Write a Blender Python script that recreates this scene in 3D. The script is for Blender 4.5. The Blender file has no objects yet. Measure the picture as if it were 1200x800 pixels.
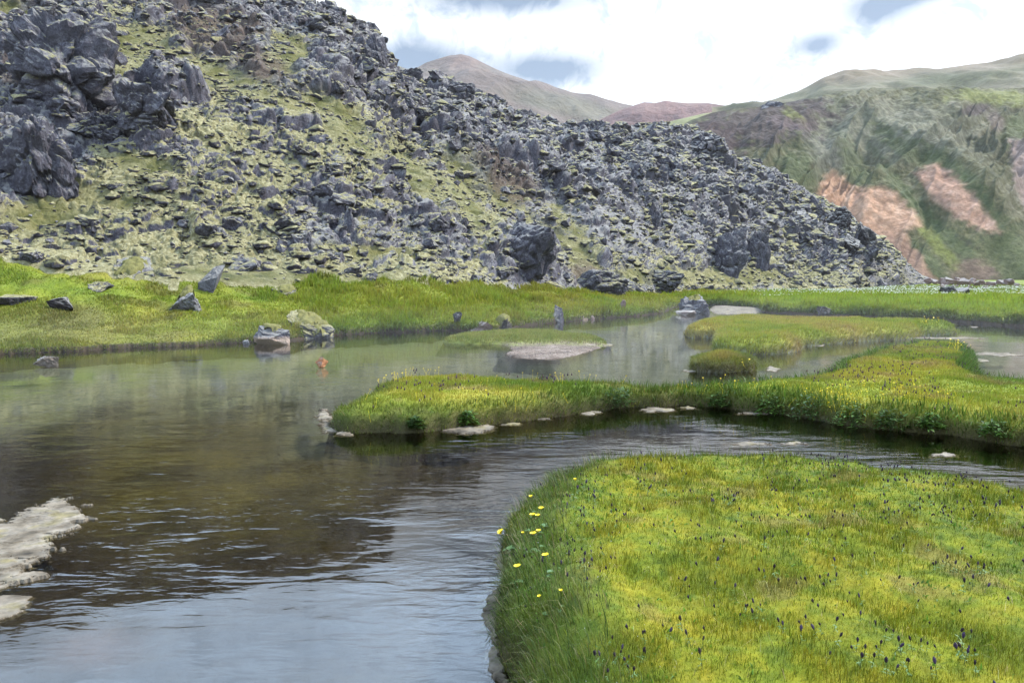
import bpy, bmesh, math, random
import numpy as np
from mathutils import Vector

SEED = 7
rng = np.random.default_rng(SEED)
random.seed(SEED)
scene = bpy.context.scene
COL = scene.collection

# ------------------------------------------------------------------ camera
H = 2.3; F = 890.0; HZ = 318.0            # eye height (m), focal length and horizon in 1200x800 pixels
P = math.atan((400 - HZ) / F); CP, SP = math.cos(P), math.sin(P)
cam = bpy.data.cameras.new('camera'); cam_o = bpy.data.objects.new('camera', cam); COL.objects.link(cam_o)
cam_o.location = (0, 0, H); cam_o.rotation_euler = (math.pi / 2 - P, 0, 0)
cam.sensor_width = 36; cam.lens = 36 * F / 1200; cam.clip_start = 0.05; cam.clip_end = 9000
scene.camera = cam_o

def ray(px, py):
    cx = (np.asarray(px, float) - 600) / F; cy = (400 - np.asarray(py, float)) / F
    return cx, CP + cy * SP, -SP + cy * CP
def gp(px, py, z=0.0):
    dx, dy, dz = ray(px, py); t = (z - H) / dz
    return dx * t, dy * t
def proj(x, y, z):
    dep = y * CP - (z - H) * SP; up = y * SP + (z - H) * CP
    return 600 + F * x / dep, 400 - F * up / dep, dep
def ke(px, py):                            # plan slope x/y and elevation slope z/y of a sight line
    dx, dy, dz = ray(px, py); return dx / dy, dz / dy

# ------------------------------------------------------------------ noise
def _hash(ix, iy, iz, seed):
    M = np.uint32
    h = (ix.astype(np.int64).astype(np.uint32) * M(374761393)) ^ (iy.astype(np.int64).astype(np.uint32) * M(668265263)) ^ \
        (iz.astype(np.int64).astype(np.uint32) * M(2147483647 - 58)) ^ M((seed * 974711 + 13) & 0xffffffff)
    h = (h ^ (h >> M(13))) * M(1274126177); h = (h ^ (h >> M(16))) * M(2246822519); h = h ^ (h >> M(15))
    return h
def _h01(*a): return _hash(*a).astype(np.float32) * np.float32(1 / 4294967296.0)
def vnoise(x, y, z=None, seed=0):
    x = np.asarray(x, np.float64); y = np.asarray(y, np.float64)
    z = np.zeros_like(x) if z is None else np.asarray(z, np.float64)
    ix, iy, iz = np.floor(x), np.floor(y), np.floor(z)
    fx, fy, fz = x - ix, y - iy, z - iz
    fx = fx * fx * fx * (fx * (fx * 6 - 15) + 10); fy = fy * fy * fy * (fy * (fy * 6 - 15) + 10); fz = fz * fz * (3 - 2 * fz)
    flat = not np.any(z)
    def lay(k):
        a = _h01(ix, iy, iz + k, seed); b = _h01(ix + 1, iy, iz + k, seed)
        c = _h01(ix, iy + 1, iz + k, seed); d = _h01(ix + 1, iy + 1, iz + k, seed)
        return (a * (1 - fx) + b * fx) * (1 - fy) + (c * (1 - fx) + d * fx) * fy
    if flat: return lay(0) * 2 - 1
    return (lay(0) * (1 - fz) + lay(1) * fz) * 2 - 1
def fbm(x, y, z=None, seed=0, octv=4, gain=.5, lac=2.03):
    s = 0; a = 1; t = 0
    for o in range(octv):
        k = lac ** o
        s = s + a * vnoise(np.asarray(x) * k, np.asarray(y) * k, None if z is None else np.asarray(z) * k, seed + o * 17); t += a; a *= gain
    return s / t
def worley(x, y, z, seed=0):
    x = np.asarray(x, np.float64)
    ix, iy, iz = np.floor(x), np.floor(y), np.floor(z)
    f1 = np.full(x.shape, 9., np.float32); f2 = f1.copy(); idh = np.zeros(x.shape, np.float32)
    for a in (-1, 0, 1):
        for b in (-1, 0, 1):
            for c in (-1, 0, 1):
                jx, jy, jz = ix + a, iy + b, iz + c
                h = _hash(jx, jy, jz, seed)
                rx = (h & np.uint32(1023)).astype(np.float32) / 1023; ry = ((h >> np.uint32(10)) & np.uint32(1023)).astype(np.float32) / 1023
                rz = ((h >> np.uint32(20)) & np.uint32(1023)).astype(np.float32) / 1023
                d = np.sqrt((jx + rx - x) ** 2 + (jy + ry - y) ** 2 + (jz + rz - z) ** 2).astype(np.float32)
                r = ((h >> np.uint32(7)) & np.uint32(4095)).astype(np.float32) / 4095
                nf = d < f1
                f2 = np.where(nf, f1, np.minimum(f2, d)); idh = np.where(nf, r, idh); f1 = np.where(nf, d, f1)
    return f1, f2, idh
def sst(a, b, x):
    t = np.clip((x - a) / (b - a), 0, 1); return t * t * (3 - 2 * t)

# ------------------------------------------------------------------ objects
def tag(o, label=None, cat=None, group=None, kind=None):
    if label: o['label'] = label
    if cat: o['category'] = cat
    if group: o['group'] = group
    if kind: o['kind'] = kind
    return o
def link(name, me, mat=None, parent=None, loc=None):
    o = bpy.data.objects.new(name, me); COL.objects.link(o)
    if mat is not None and me is not None:
        me.materials.append(mat)
    if parent is not None: o.parent = parent
    if loc is not None: o.location = loc
    return o
def mesh_np(name, V, faces, col=None, smooth=True, attrs=None):
    """faces: list of int arrays (n,k)"""
    V = np.asarray(V, np.float32)
    me = bpy.data.meshes.new(name)
    me.vertices.add(len(V)); me.vertices.foreach_set('co', V.ravel())
    loops = np.concatenate([f.ravel() for f in faces]).astype(np.int32)
    cnt = np.concatenate([np.full(len(f), f.shape[1], np.int32) for f in faces])
    st = np.concatenate([[0], np.cumsum(cnt)[:-1]]).astype(np.int32)
    me.loops.add(len(loops)); me.loops.foreach_set('vertex_index', loops)
    me.polygons.add(len(cnt)); me.polygons.foreach_set('loop_start', st); me.polygons.foreach_set('loop_total', cnt)
    me.update(calc_edges=True)
    me.polygons.foreach_set('use_smooth', np.full(len(cnt), smooth, bool))
    if col is not None:
        c = np.ones((len(V), 4), np.float32); c[:, :3] = np.clip(col, 0, 1)
        a = me.color_attributes.new('Col', 'FLOAT_COLOR', 'POINT'); a.data.foreach_set('color', c.ravel())
    for k, v in (attrs or {}).items():
        a = me.attributes.new(k, 'FLOAT', 'POINT'); a.data.foreach_set('value', np.asarray(v, np.float32).ravel())
    return me
def grid_faces(nu, nv, keep=None):
    i = np.arange(nu * nv).reshape(nu, nv)
    f = np.stack([i[:-1, :-1], i[1:, :-1], i[1:, 1:], i[:-1, 1:]], -1).reshape(-1, 4)
    if keep is not None:
        k = keep.reshape(nu, nv); kk = (k[:-1, :-1] | k[1:, :-1] | k[1:, 1:] | k[:-1, 1:]).ravel(); f = f[kk]
    return f
def compact(V, f, *arrs):
    used = np.zeros(len(V), bool); used[f.ravel()] = True
    m = np.cumsum(used) - 1
    return (V[used], m[f]) + tuple(a[used] for a in arrs)

# ------------------------------------------------------------------ materials
def newmat(name):
    m = bpy.data.materials.new(name); m.use_nodes = True
    nt = m.node_tree; nt.nodes.clear()
    return m, nt, nt.nodes.new, nt.links.new
def setin(node, **kw):
    for k, v in kw.items(): node.inputs[k.replace('_', ' ')].default_value = v
def ramp(N, stops):
    r = N('ShaderNodeValToRGB'); e = r.color_ramp.elements
    while len(e) < len(stops): e.new(.5)
    for i, (p, c) in enumerate(stops):
        e[i].position = p; e[i].color = (c, c, c, 1) if not isinstance(c, tuple) else c + (1,)
    return r
def noise_tex(N, L, vec, scale, detail=4, rough=.55, dist=0):
    n = N('ShaderNodeTexNoise'); setin(n, Scale=scale, Detail=detail, Roughness=rough, Distortion=dist); L(vec, n.inputs['Vector']); return n
def mixc(N, L, fac, a, b, mode='MIX'):
    m = N('ShaderNodeMix'); m.data_type = 'RGBA'; m.blend_type = mode
    for s, v in ((m.inputs[0], fac), (m.inputs[6], a), (m.inputs[7], b)):
        if isinstance(v, (int, float)): s.default_value = v
        elif isinstance(v, tuple): s.default_value = v + (1,)
        else: L(v, s)
    return m.outputs[2]
def math_n(N, L, op, a, b=None, clamp=False):
    m = N('ShaderNodeMath'); m.operation = op; m.use_clamp = clamp
    for i, v in enumerate((a, b)):
        if v is None: continue
        if isinstance(v, (int, float)): m.inputs[i].default_value = v
        else: L(v, m.inputs[i])
    return m.outputs[0]

def mat_turf(name, bump=.6, scale=14., var=.5, dist=.05):
    m, nt, N, L = newmat(name)
    out = N('ShaderNodeOutputMaterial'); bs = N('ShaderNodeBsdfPrincipled'); setin(bs, Roughness=.9)
    bs.inputs['Specular IOR Level'].default_value = .15
    at = N('ShaderNodeAttribute'); at.attribute_name = 'Col'
    g = N('ShaderNodeNewGeometry')
    n1 = noise_tex(N, L, g.outputs['Position'], scale, 6, .65)
    n2 = noise_tex(N, L, g.outputs['Position'], scale * .13, 4, .6)
    v = math_n(N, L, 'MULTIPLY_ADD', n1.outputs[0], var * 2); nt.nodes[-1].inputs[2].default_value = 1 - var
    v2 = math_n(N, L, 'MULTIPLY_ADD', n2.outputs[0], .8); nt.nodes[-1].inputs[2].default_value = .6
    vv = math_n(N, L, 'MULTIPLY', v, v2)
    c = mixc(N, L, 1.0, at.outputs['Color'], vv, 'MULTIPLY')
    L(c, bs.inputs['Base Color'])
    b = N('ShaderNodeBump'); setin(b, Strength=bump, Distance=dist); L(n1.outputs[0], b.inputs['Height']); L(b.outputs[0], bs.inputs['Normal'])
    L(bs.outputs[0], out.inputs[0]); return m

def mat_leaf(name, trans=.45, rough=.5):
    m, nt, N, L = newmat(name)
    out = N('ShaderNodeOutputMaterial'); at = N('ShaderNodeAttribute'); at.attribute_name = 'Col'
    bs = N('ShaderNodeBsdfPrincipled'); setin(bs, Roughness=rough); bs.inputs['Specular IOR Level'].default_value = .25
    tr = N('ShaderNodeBsdfTranslucent'); mx = N('ShaderNodeMixShader'); mx.inputs[0].default_value = trans
    L(at.outputs['Color'], bs.inputs['Base Color']); L(at.outputs['Color'], tr.inputs[0])
    L(bs.outputs[0], mx.inputs[1]); L(tr.outputs[0], mx.inputs[2]); L(mx.outputs[0], out.inputs[0]); return m

def mat_plain(name, c, rough=.7, var=.35, scale=40., bump=.2, spec=.3):
    m, nt, N, L = newmat(name)
    out = N('ShaderNodeOutputMaterial'); bs = N('ShaderNodeBsdfPrincipled'); setin(bs, Roughness=rough); bs.inputs['Specular IOR Level'].default_value = spec
    tc = N('ShaderNodeTexCoord'); n = noise_tex(N, L, tc.outputs['Object'], scale, 5, .6)
    v = math_n(N, L, 'MULTIPLY_ADD', n.outputs[0], var * 2); nt.nodes[-1].inputs[2].default_value = 1 - var
    L(mixc(N, L, 1.0, c, v, 'MULTIPLY'), bs.inputs['Base Color'])
    b = N('ShaderNodeBump'); setin(b, Strength=bump, Distance=.01); L(n.outputs[0], b.inputs['Height']); L(b.outputs[0], bs.inputs['Normal'])
    L(bs.outputs[0], out.inputs[0]); return m

def mat_lava(name, use_attr=True, moss=.5, dark=(.014, .014, .018), mid=(.072, .072, .094), light=(.26, .262, .31), band=False, tint=None, lichen=(.27, .262, .245)):
    """dark lava with pale lichen speckle, olive moss lying on the faces that look up"""
    m, nt, N, L = newmat(name)
    out = N('ShaderNodeOutputMaterial'); bs = N('ShaderNodeBsdfPrincipled'); setin(bs, Roughness=.88); bs.inputs['Specular IOR Level'].default_value = .2
    g = N('ShaderNodeNewGeometry'); pos = g.outputs['Position']
    n0 = noise_tex(N, L, pos, .35, 4, .6); n1 = noise_tex(N, L, pos, 1.7, 6, .65); n2 = noise_tex(N, L, pos, 9., 6, .7)
    r1 = ramp(N, [(.30, dark), (.50, mid), (.72, light)])
    s = math_n(N, L, 'ADD', math_n(N, L, 'MULTIPLY', n1.outputs[0], .55), math_n(N, L, 'MULTIPLY', n2.outputs[0], .45)); L(s, r1.inputs[0])
    rc = mixc(N, L, math_n(N, L, 'MULTIPLY', n0.outputs[0], .45), r1.outputs[0], (.085, .062, .060))
    if tint: rc = mixc(N, L, .6, rc, tint)
    sx = N('ShaderNodeSeparateXYZ'); L(g.outputs['Normal'], sx.inputs[0])
    nl = noise_tex(N, L, pos, 3.2, 6, .7)
    lf = math_n(N, L, 'ADD', math_n(N, L, 'MULTIPLY', sx.outputs[2], .45), math_n(N, L, 'MULTIPLY', nl.outputs[0], .9))
    rl = ramp(N, [(.58, 0.), (.82, .75)]); L(lf, rl.inputs[0])
    rc = mixc(N, L, rl.outputs[0], rc, lichen)
    # moss
    n3 = noise_tex(N, L, pos, .8, 6, .7)
    if use_attr:
        am = N('ShaderNodeAttribute'); am.attribute_name = 'moss'; mo = am.outputs['Fac']
        ag = N('ShaderNodeAttribute'); ag.attribute_name = 'green'; gr = ag.outputs['Fac']
        ab = N('ShaderNodeAttribute'); ab.attribute_name = 'brown'; br = ab.outputs['Fac']
    else:
        v = N('ShaderNodeValue'); v.outputs[0].default_value = moss; mo = v.outputs[0]; gr = None; br = None
    a = math_n(N, L, 'ADD', sx.outputs[2], math_n(N, L, 'MULTIPLY_ADD', n3.outputs[0], 1.3)); nt.nodes[-2].inputs[2].default_value = -.65
    a = math_n(N, L, 'ADD', a, mo)
    rm = ramp(N, [(.49, 0.), (.58, 1.)]); L(math_n(N, L, 'MULTIPLY', a, .5), rm.inputs[0])
    n4 = noise_tex(N, L, pos, 5., 5, .65); n5 = noise_tex(N, L, pos, .22, 3, .5)
    mc = ramp(N, [(.30, (.125, .108, .042)), (.48, (.24, .212, .100)), (.66, (.42, .385, .23))]); L(n4.outputs[0], mc.inputs[0])
    mcc = mixc(N, L, math_n(N, L, 'MULTIPLY', n5.outputs[0], .6), mc.outputs[0], (.14, .14, .085))
    c = mixc(N, L, rm.outputs[0], rc, mcc)
    if gr is not None:
        gc = ramp(N, [(.32, (.034, .042, .012)), (.5, (.085, .085, .022)), (.7, (.16, .14, .05))]); L(n3.outputs[0], gc.inputs[0])
        c = mixc(N, L, gr, c, gc.outputs[0])
        bc = ramp(N, [(.35, (.045, .032, .025)), (.65, (.115, .08, .06))]); L(n2.outputs[0], bc.inputs[0])
        c = mixc(N, L, br, c, bc.outputs[0])
    if band:      # pale mineral stain up to the old waterline
        sp = N('ShaderNodeSeparateXYZ'); L(pos, sp.inputs[0])
        zz = math_n(N, L, 'ADD', sp.outputs[2], math_n(N, L, 'MULTIPLY', n1.outputs[0], .12))
        rb = ramp(N, [(.22, 1.), (.34, 0.)]); L(zz, rb.inputs[0])
        c = mixc(N, L, rb.outputs[0], c, (.50, .37, .29))
    L(c, bs.inputs['Base Color'])
    b = N('ShaderNodeBump'); setin(b, Strength=.9, Distance=.16)
    hh = math_n(N, L, 'ADD', n2.outputs[0], math_n(N, L, 'MULTIPLY', n4.outputs[0], .5)); L(hh, b.inputs['Height']); L(b.outputs[0], bs.inputs['Normal'])
    L(bs.outputs[0], out.inputs[0]); return m

M_turf = mat_turf('turf'); M_hill = mat_turf('hillside', .8, .30, .6, .9); M_far = mat_turf('far_slope', 1.0, .06, .7, 14.)
M_blade = mat_leaf('grass_blade')
M_lava = mat_lava('lava'); M_rock = mat_lava('lava_rock', False, .36)
M_cush = mat_lava('mossy_stones', False, .80)
M_rock_bare = mat_lava('bare_rock', False, -.55); M_rock_moss = mat_lava('mossy_rock', False, .62)
M_rock_dark = mat_lava('dark_rock', False, -.45, (.012, .012, .014), (.035, .034, .038), (.09, .09, .10))
M_rock_band = mat_lava('stained_rock', False, -.5, band=True)
M_rock_pink = mat_lava('pink_rock', False, -.9, tint=(.30, .19, .16))
M_rock_orange = mat_lava('orange_rock', False, -.9, (.42, .17, .07), (.62, .27, .12), (.75, .48, .30))
M_rock_pale = mat_lava('pale_rock', False, -.7, (.10, .10, .11), (.28, .28, .30), (.46, .46, .48))
M_crust = mat_plain('mineral_crust', (.36, .33, .27), .85, .5, 14., .6)
M_moss = mat_plain('moss_cushion', (.125, .118, .045), .95, .8, 9., .9, .1)

# ------------------------------------------------------------------ sight-line tables: skylines and foot lines
def tab(pts):                                   # (px, py) -> k, e sorted
    k, e = zip(*[ke(a, b) for a, b in pts]); o = np.argsort(k)
    return np.array(k)[o], np.array(e)[o]
kpx = lambda px: float(ke(px, HZ)[0])

# lava flow
LSKY = [(-400, -150), (-100, -95), (0, -70), (100, -52), (200, -32), (300, -12), (345, 0), (365, 5), (390, 14), (410, 28), (440, 42), (455, 66), (468, 88), (480, 93),
        (500, 98), (520, 97), (545, 104), (570, 116), (600, 130), (640, 142), (680, 148), (720, 150), (760, 150), (800, 151), (830, 158), (845, 170), (860, 188),
        (880, 192), (905, 208), (930, 226), (955, 236), (985, 250), (1000, 268), (1020, 276), (1040, 290), (1060, 306), (1080, 322), (1100, 330), (1120, 333)]
LFOOT = [(-400, 27.), (0, 31.), (200, 31.), (400, 34.), (500, 36.), (600, 42.), (700, 50.), (780, 62.), (900, 76.), (1000, 82.), (1050, 105.), (1090, 140.), (1120, 160)]
LFZ = [(-400, 3.2), (0, 2.95), (100, 2.3), (200, 2.05), (400, 1.85), (500, 1.75), (600, 1.4), (700, .8), (780, .5), (900, .25), (1000, .10), (1120, .05)]
LRID = [(-400, 66.), (0, 74.), (300, 80.), (400, 82.), (470, 96.), (560, 104.), (700, 110.), (800, 116.), (900, 124.), (1000, 136.), (1050, 145.), (1090, 152.), (1120, 163.)]
def itab(pts, k):
    a = np.array([kpx(p[0]) for p in pts]); return np.interp(k, a, [p[1] for p in pts])
NU, NV = 1150, 760
k1 = np.linspace(kpx(-330), kpx(1104), NU)
sk, se = tab(LSKY)
e_sky = np.interp(k1, sk, se)
Yb = itab(LFOOT, k1); Zb = itab(LFZ, k1); Yr = itab(LRID, k1); Zr = H + e_sky * Yr
Zr = np.maximum(Zr, Zb + .1)
v1 = np.concatenate([np.linspace(-.06, 1.0, NV - 60), np.linspace(1.0, 1.6, 61)[1:]])
K, Vv = np.meshgrid(k1, v1, indexing='ij')
Y = Yb[:, None] + (Yr - Yb)[:, None] * Vv
vc = np.clip(Vv, 0, 1)
prof = .62 * vc + .38 * vc ** 2 + .10 * np.sin(vc * math.pi) ** 2
Z = Zb[:, None] + (Zr - Zb)[:, None] * prof
Z = np.where(Vv < 0, Zb[:, None] + Vv * 40, Z)
Z = np.where(Vv > 1, Zr[:, None] - (Vv - 1) ** 2 * 22 - (Vv - 1) * 3, Z)
X = K * Y
fade = sst(0, .06, Vv) * (1 - .35 * sst(.94, 1.0, Vv))           # keep the foot low
hgt = np.clip((Zr - Zb) / 14, .12, 1)[:, None]
Z = Z + (fbm(X / 17, Y / 17, seed=3, octv=3) * 2.6 + fbm(X / 7, Y / 7, seed=5, octv=2) * 1.1) * fade * hgt * (1 - .75 * sst(.85, 1.0, Vv))
PX, PY, _ = proj(X, Y, Z)
def blob(cx, cy, rx, ry, ang=0, px=None, py=None):
    px = PX if px is None else px; py = PY if py is None else py
    c, s = math.cos(math.radians(ang)), math.sin(math.radians(ang))
    dx, dy = px - cx, py - cy
    return np.sqrt(((dx * c + dy * s) / rx) ** 2 + ((-dx * s + dy * c) / ry) ** 2)
def soft(bl, nz, w=.45): return 1 - sst(1 - w, 1 + w, bl + nz)
nz = fbm(X / 3.2, Y / 3.2, seed=9, octv=4) * .7
green = np.zeros_like(X); brown = np.zeros_like(X); rocky = np.zeros_like(X)
for b in [(40, 262, 60, 18, 0), (10, 20, 30, 12, 0), (160, 195, 34, 10, 10), (120, 90, 50, 8, 0), (330, 70, 26, 24, 30), (400, 150, 45, 16, 38), (480, 205, 60, 15, 42), (545, 215, 34, 18, 45), (610, 260, 55, 13, 45),
          (670, 300, 60, 13, 42), (540, 240, 50, 12, 45), (260, 90, 70, 14, 15), (170, 60, 30, 30, 0), (590, 240, 20, 20, 0), (770, 325, 60, 9, 0), (880, 325, 70, 9, 0), (90, 230, 60, 10, 10), (300, 110, 60, 14, 25), (660, 262, 30, 14, 40), (430, 300, 60, 8, 5), (330, 325, 120, 8, 2)]:
    green = np.maximum(green, soft(blob(*b), nz))
for b in [(250, 45, 60, 28, 25), (300, 75, 40, 18, 30), (60, 90, 40, 22, 15), (30, 95, 30, 12, 0), (590, 210, 40, 16, 40), (690, 325, 26, 12, 30)]:
    brown = np.maximum(brown, soft(blob(*b), nz) * .8)
for b in [(60, 55, 75, 70, 0), (40, 185, 60, 60, 0), (160, 125, 60, 30, 0), (430, 70, 60, 60, 40), (540, 140, 110, 50, 28), (720, 190, 160, 45, 6), (860, 230, 80, 60, 30), (960, 280, 80, 30, 30), (620, 300, 45, 40, 0), (350, 20, 100, 30, 0),
          (480, 260, 60, 40, 30), (560, 180, 60, 40, 40), (230, 190, 60, 16, 20), (380, 260, 40, 40, 0), (700, 340, 60, 20, 0), (850, 290, 40, 40, 0), (210, 20, 60, 20, 0)]:
    rocky = np.maximum(rocky, soft(blob(*b), nz))
rocky = np.clip(rocky * .75 + .35 + nz * .7 - green * .8, 0, 1)
# strata of packed blocks: displacement along the slope normal
gX = np.gradient(X, axis=0), np.gradient(X, axis=1); gY = np.gradient(Y, axis=0), np.gradient(Y, axis=1); gZ = np.gradient(Z, axis=0), np.gradient(Z, axis=1)
A = np.stack([gX[0], gY[0], gZ[0]], -1); B = np.stack([gX[1], gY[1], gZ[1]], -1)
Nn = np.cross(A, B); Nn /= np.linalg.norm(Nn, axis=-1, keepdims=True) + 1e-9
Nn[Nn[..., 2] < 0] *= -1
Nn = Nn + np.array([0, 0, .6]); Nn /= np.linalg.norm(Nn, axis=-1, keepdims=True)
disp = np.zeros_like(X)
wx, wy, wz = X + fbm(X / 2, Y / 2, Z / 2, 21, 2) * .7, Y + fbm(X / 2, Y / 2, Z / 2, 22, 2) * .7, Z * 1.3
for s, amp, sd in ((5.5, 1.3, 31), (2.1, .62, 32), (.95, .36, 33), (.45, .18, 34)):
    f1, f2, idh = worley(wx / s, wy / s, wz / s, sd)
    edge = np.clip((f2 - f1) * 2.2, 0, 1)
    disp += amp * ((idh ** 2 - .25) * sst(0, .5, edge) * 1.2 + (1 - f1 * f1) * .45 - (1 - sst(0, .25, edge)) * .35) * (.25 + .75 * rocky if s > 1.5 else .7 + .3 * rocky)
disp = disp * fade * np.clip(hgt * 1.6, .25, 1) * (1 - .55 * green)
skyfade = 1 - .5 * sst(.9, 1, Vv)
Xd, Yd, Zd = X + Nn[..., 0] * disp * skyfade, Y + Nn[..., 1] * disp * skyfade, Z + Nn[..., 2] * disp * skyfade
moss_a = np.clip(.24 + fbm(X / 9, Y / 9, seed=41, octv=3) * .5 - (rocky - .5) * .55, -.6, .75)
moss_a = moss_a - .3 * sst(430, 800, PX) * sst(330, 250, PY) + .22 * sst(560, 200, PX)
green = np.clip(green * (.55 + .45 * sst(-.2, .3, fbm(X / .9, Y / .9, seed=77, octv=3))) * .9, 0, 1)
LV = np.stack([Xd, Yd, Zd], -1).reshape(-1, 3)
lava_o = link('lava_hill', mesh_np('lava_hill', LV, [grid_faces(NU, NV)], attrs={'moss': moss_a, 'green': green, 'brown': brown}), M_lava)
tag(lava_o, kind='structure')
LPX, LPY, LDEP = proj(LV[:, 0], LV[:, 1], LV[:, 2])
LNv = Nn.reshape(-1, 3)

def surf_hit(px, py, tabs):
    """nearest surface point that projects close to a pixel"""
    X_, Y_, D_, V_ = tabs
    d = np.hypot(X_ - px, Y_ - py); m = np.where(d < max(2.2, d.min() + .5))[0]
    return V_[m[np.argmin(D_[m])]]
lava_tab = (LPX, LPY, LDEP, LV)

# ------------------------------------------------------------------ bank, meadow and valley floor (one sheet)
SH = [(-500, 430), (-200, 424), (-60, 418), (0, 415), (50, 413), (100, 411), (150, 408), (230, 405), (290, 401), (340, 399), (385, 393), (440, 390), (500, 388), (530, 387), (560, 389), (585, 387), (600, 384), (640, 379), (700, 373.5),
      (750, 370), (775, 367), (790, 360), (815, 357), (835, 357.5), (880, 360), (889, 361), (893, 366), (930, 368), (970, 371), (1036, 374), (1114, 377), (1200, 383), (1300, 390), (1500, 404), (1700, 420)]
BH = [(-500, .25), (0, .22), (250, .2), (320, .3), (400, .35), (560, .4), (700, .4), (780, .3), (880, .35), (950, .5), (1700, .5)]
NU2, NV2 = 1500, 420
k2 = np.linspace(kpx(-420), kpx(1650), NU2)
hx, hy = zip(*[gp(a, b) for a, b in SH]); S_ = np.interp(k2, np.array(hx) / np.array(hy), hy)
pxs2 = 600 + F * k2
bh = itab(BH, k2)
S_ = S_ * (1 + .006 * fbm(k2 * 60, k2 * 0 + 3.3, seed=51, octv=4) + .004 * fbm(k2 * 220, k2 * 0 + 1.3, seed=52, octv=2))
E_ = np.concatenate([itab(LFOOT, k2)]); E_ = np.where(k2 > kpx(1090), np.interp(k2, [kpx(1090), kpx(1140)], [150, 196]), E_)
EZ = itab(LFZ, k2) + np.interp(k2, [kpx(200), kpx(600), kpx(900)], [-.15, .1, .05])
off = np.concatenate([np.linspace(-.5, .8, 60), .8 * (220 / .8) ** np.linspace(0, 1, NV2 - 59)[1:]])
K2, O2 = np.meshgrid(k2, off, indexing='ij')
Y2 = S_[:, None] + O2 * (S_ / 30)[:, None] ** .3; X2 = K2 * Y2
t2 = np.clip((Y2 - S_[:, None]) / np.maximum(E_ - S_, 2)[:, None], 0, 1.0)
b2 = bh[:, None]
lum = fbm(X2 / 1.7, Y2 / 1.7, seed=61, octv=4) * .22 + fbm(X2 / .5, Y2 / .5, seed=62, octv=2) * .05
Z2 = -.45 + (.45 + b2 * .62) * sst(-.35, .12, O2 + lum * .3) + b2 * .38 * sst(0, .9, O2)
hill2 = (EZ[:, None] - b2) * (t2 ** 1.35)
Z2 = Z2 + hill2 + lum * sst(0, .6, O2) * (.5 + np.clip(hill2, -.3, 1.3)) 
Z2 = np.where(Y2 > E_[:, None], Z2 - .25 * sst(0, 8, Y2 - E_[:, None]), Z2)
PX2, PY2, D2 = proj(X2, Y2, Z2)
def pal(n, *cols):
    cols = np.array(cols); t = np.clip(n, 0, .9999) * (len(cols) - 1); i = t.astype(int); f = (t - i)[..., None]
    return cols[i] * (1 - f) + cols[i + 1] * f
G_DK = (.040, .068, .012); G_MD = (.105, .155, .016); G_LT = (.150, .190, .018); G_YL = (.235, .225, .022); G_OL = (.110, .095, .022); G_BR = (.100, .062, .030)
def bank_col(x, y, px, py):
    n = fbm(x / 2.6, y / 2.6, seed=71, octv=4) * .5 + .5
    c = pal(n * 1.4 - .1, G_MD, G_LT, (.180, .195, .022), (.21, .195, .03))
    # drier olive ground near the left edge, bright lime in the middle
    dry = np.clip(soft(blob(60, 385, 130, 26, 0, px, py), (n - .5) * 1.4) * .7 + soft(blob(90, 372, 30, 14, 0, px, py), (n - .5)) * .5, 0, 1)[..., None]
    c = c * (1 - dry) + np.array((.13, .125, .03)) * dry
    r = (sst(.60, .8, fbm(x / 1.2, y / 1.2, seed=73, octv=3) * .5 + .5) * .6)[..., None]
    c = c * (1 - r) + np.array(G_OL) * r
    far = sst(830, 900, px)[..., None]
    c = c * (1 - far) + (pal(n * 1.2 - .1, (.115, .17, .018), (.175, .225, .026), (.22, .24, .035))) * far
    cot = (sst(347, 343, py) * sst(830, 860, px) * sst(326, 331, py))[..., None] * .35
    c = c * (1 - cot) + np.array((.13, .135, .05)) * cot
    return c
c2 = bank_col(X2, Y2, PX2, PY2) * .75
soil = (1 - sst(.02, .26, O2 + lum * .5))[..., None] * sst(.35, .1, Z2)[..., None]
c2 = c2 * (1 - soil) + np.array((.045, .032, .02)) * soil
bank_V = np.stack([X2, Y2, Z2], -1).reshape(-1, 3)
bank_o = link('meadow', mesh_np('meadow', bank_V, [grid_faces(NU2, NV2)], c2.reshape(-1, 3)), M_turf); tag(bank_o, kind='structure')
bank_tab = (PX2.ravel(), PY2.ravel(), D2.ravel(), bank_V)

# ------------------------------------------------------------------ islands
def smooth_poly(P_, n=6, jit=0., seed=0, closed=True):
    P_ = np.array(P_, float); m = len(P_); out = []
    for i in range(m):
        p0, p1, p2, p3 = P_[(i - 1) % m], P_[i], P_[(i + 1) % m], P_[(i + 2) % m]
        for t in np.arange(n) / n:
            out.append(.5 * (2 * p1 + (p2 - p0) * t + (2 * p0 - 5 * p1 + 4 * p2 - p3) * t * t + (3 * p1 - p0 - 3 * p2 + p3) * t ** 3))
    out = np.array(out)
    if jit:
        s = np.concatenate([[0], np.cumsum(np.linalg.norm(np.diff(out, axis=0), axis=1))])
        out[:, 0] += fbm(out[:, 0] / .5, out[:, 1] / .5, seed=seed, octv=3) * jit; out[:, 1] += fbm(out[:, 0] / .5, out[:, 1] / .5, seed=seed + 5, octv=3) * jit
    return out
def sdist(x, y, poly):
    d = np.full(x.shape, 1e9); ins = np.zeros(x.shape, bool)
    m = len(poly)
    for i in range(m):
        ax, ay = poly[i]; bx, by = poly[(i + 1) % m]
        ex, ey = bx - ax, by - ay; L2 = ex * ex + ey * ey + 1e-12
        t = np.clip(((x - ax) * ex + (y - ay) * ey) / L2, 0, 1)
        d = np.minimum(d, (x - ax - t * ex) ** 2 + (y - ay - t * ey) ** 2)
        c = (ay > y) != (by > y)
        if abs(ey) > 1e-12: ins ^= c & (x < ex * (y - ay) / ey + ax)
    d = np.sqrt(d); return np.where(ins, d, -d)
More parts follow.
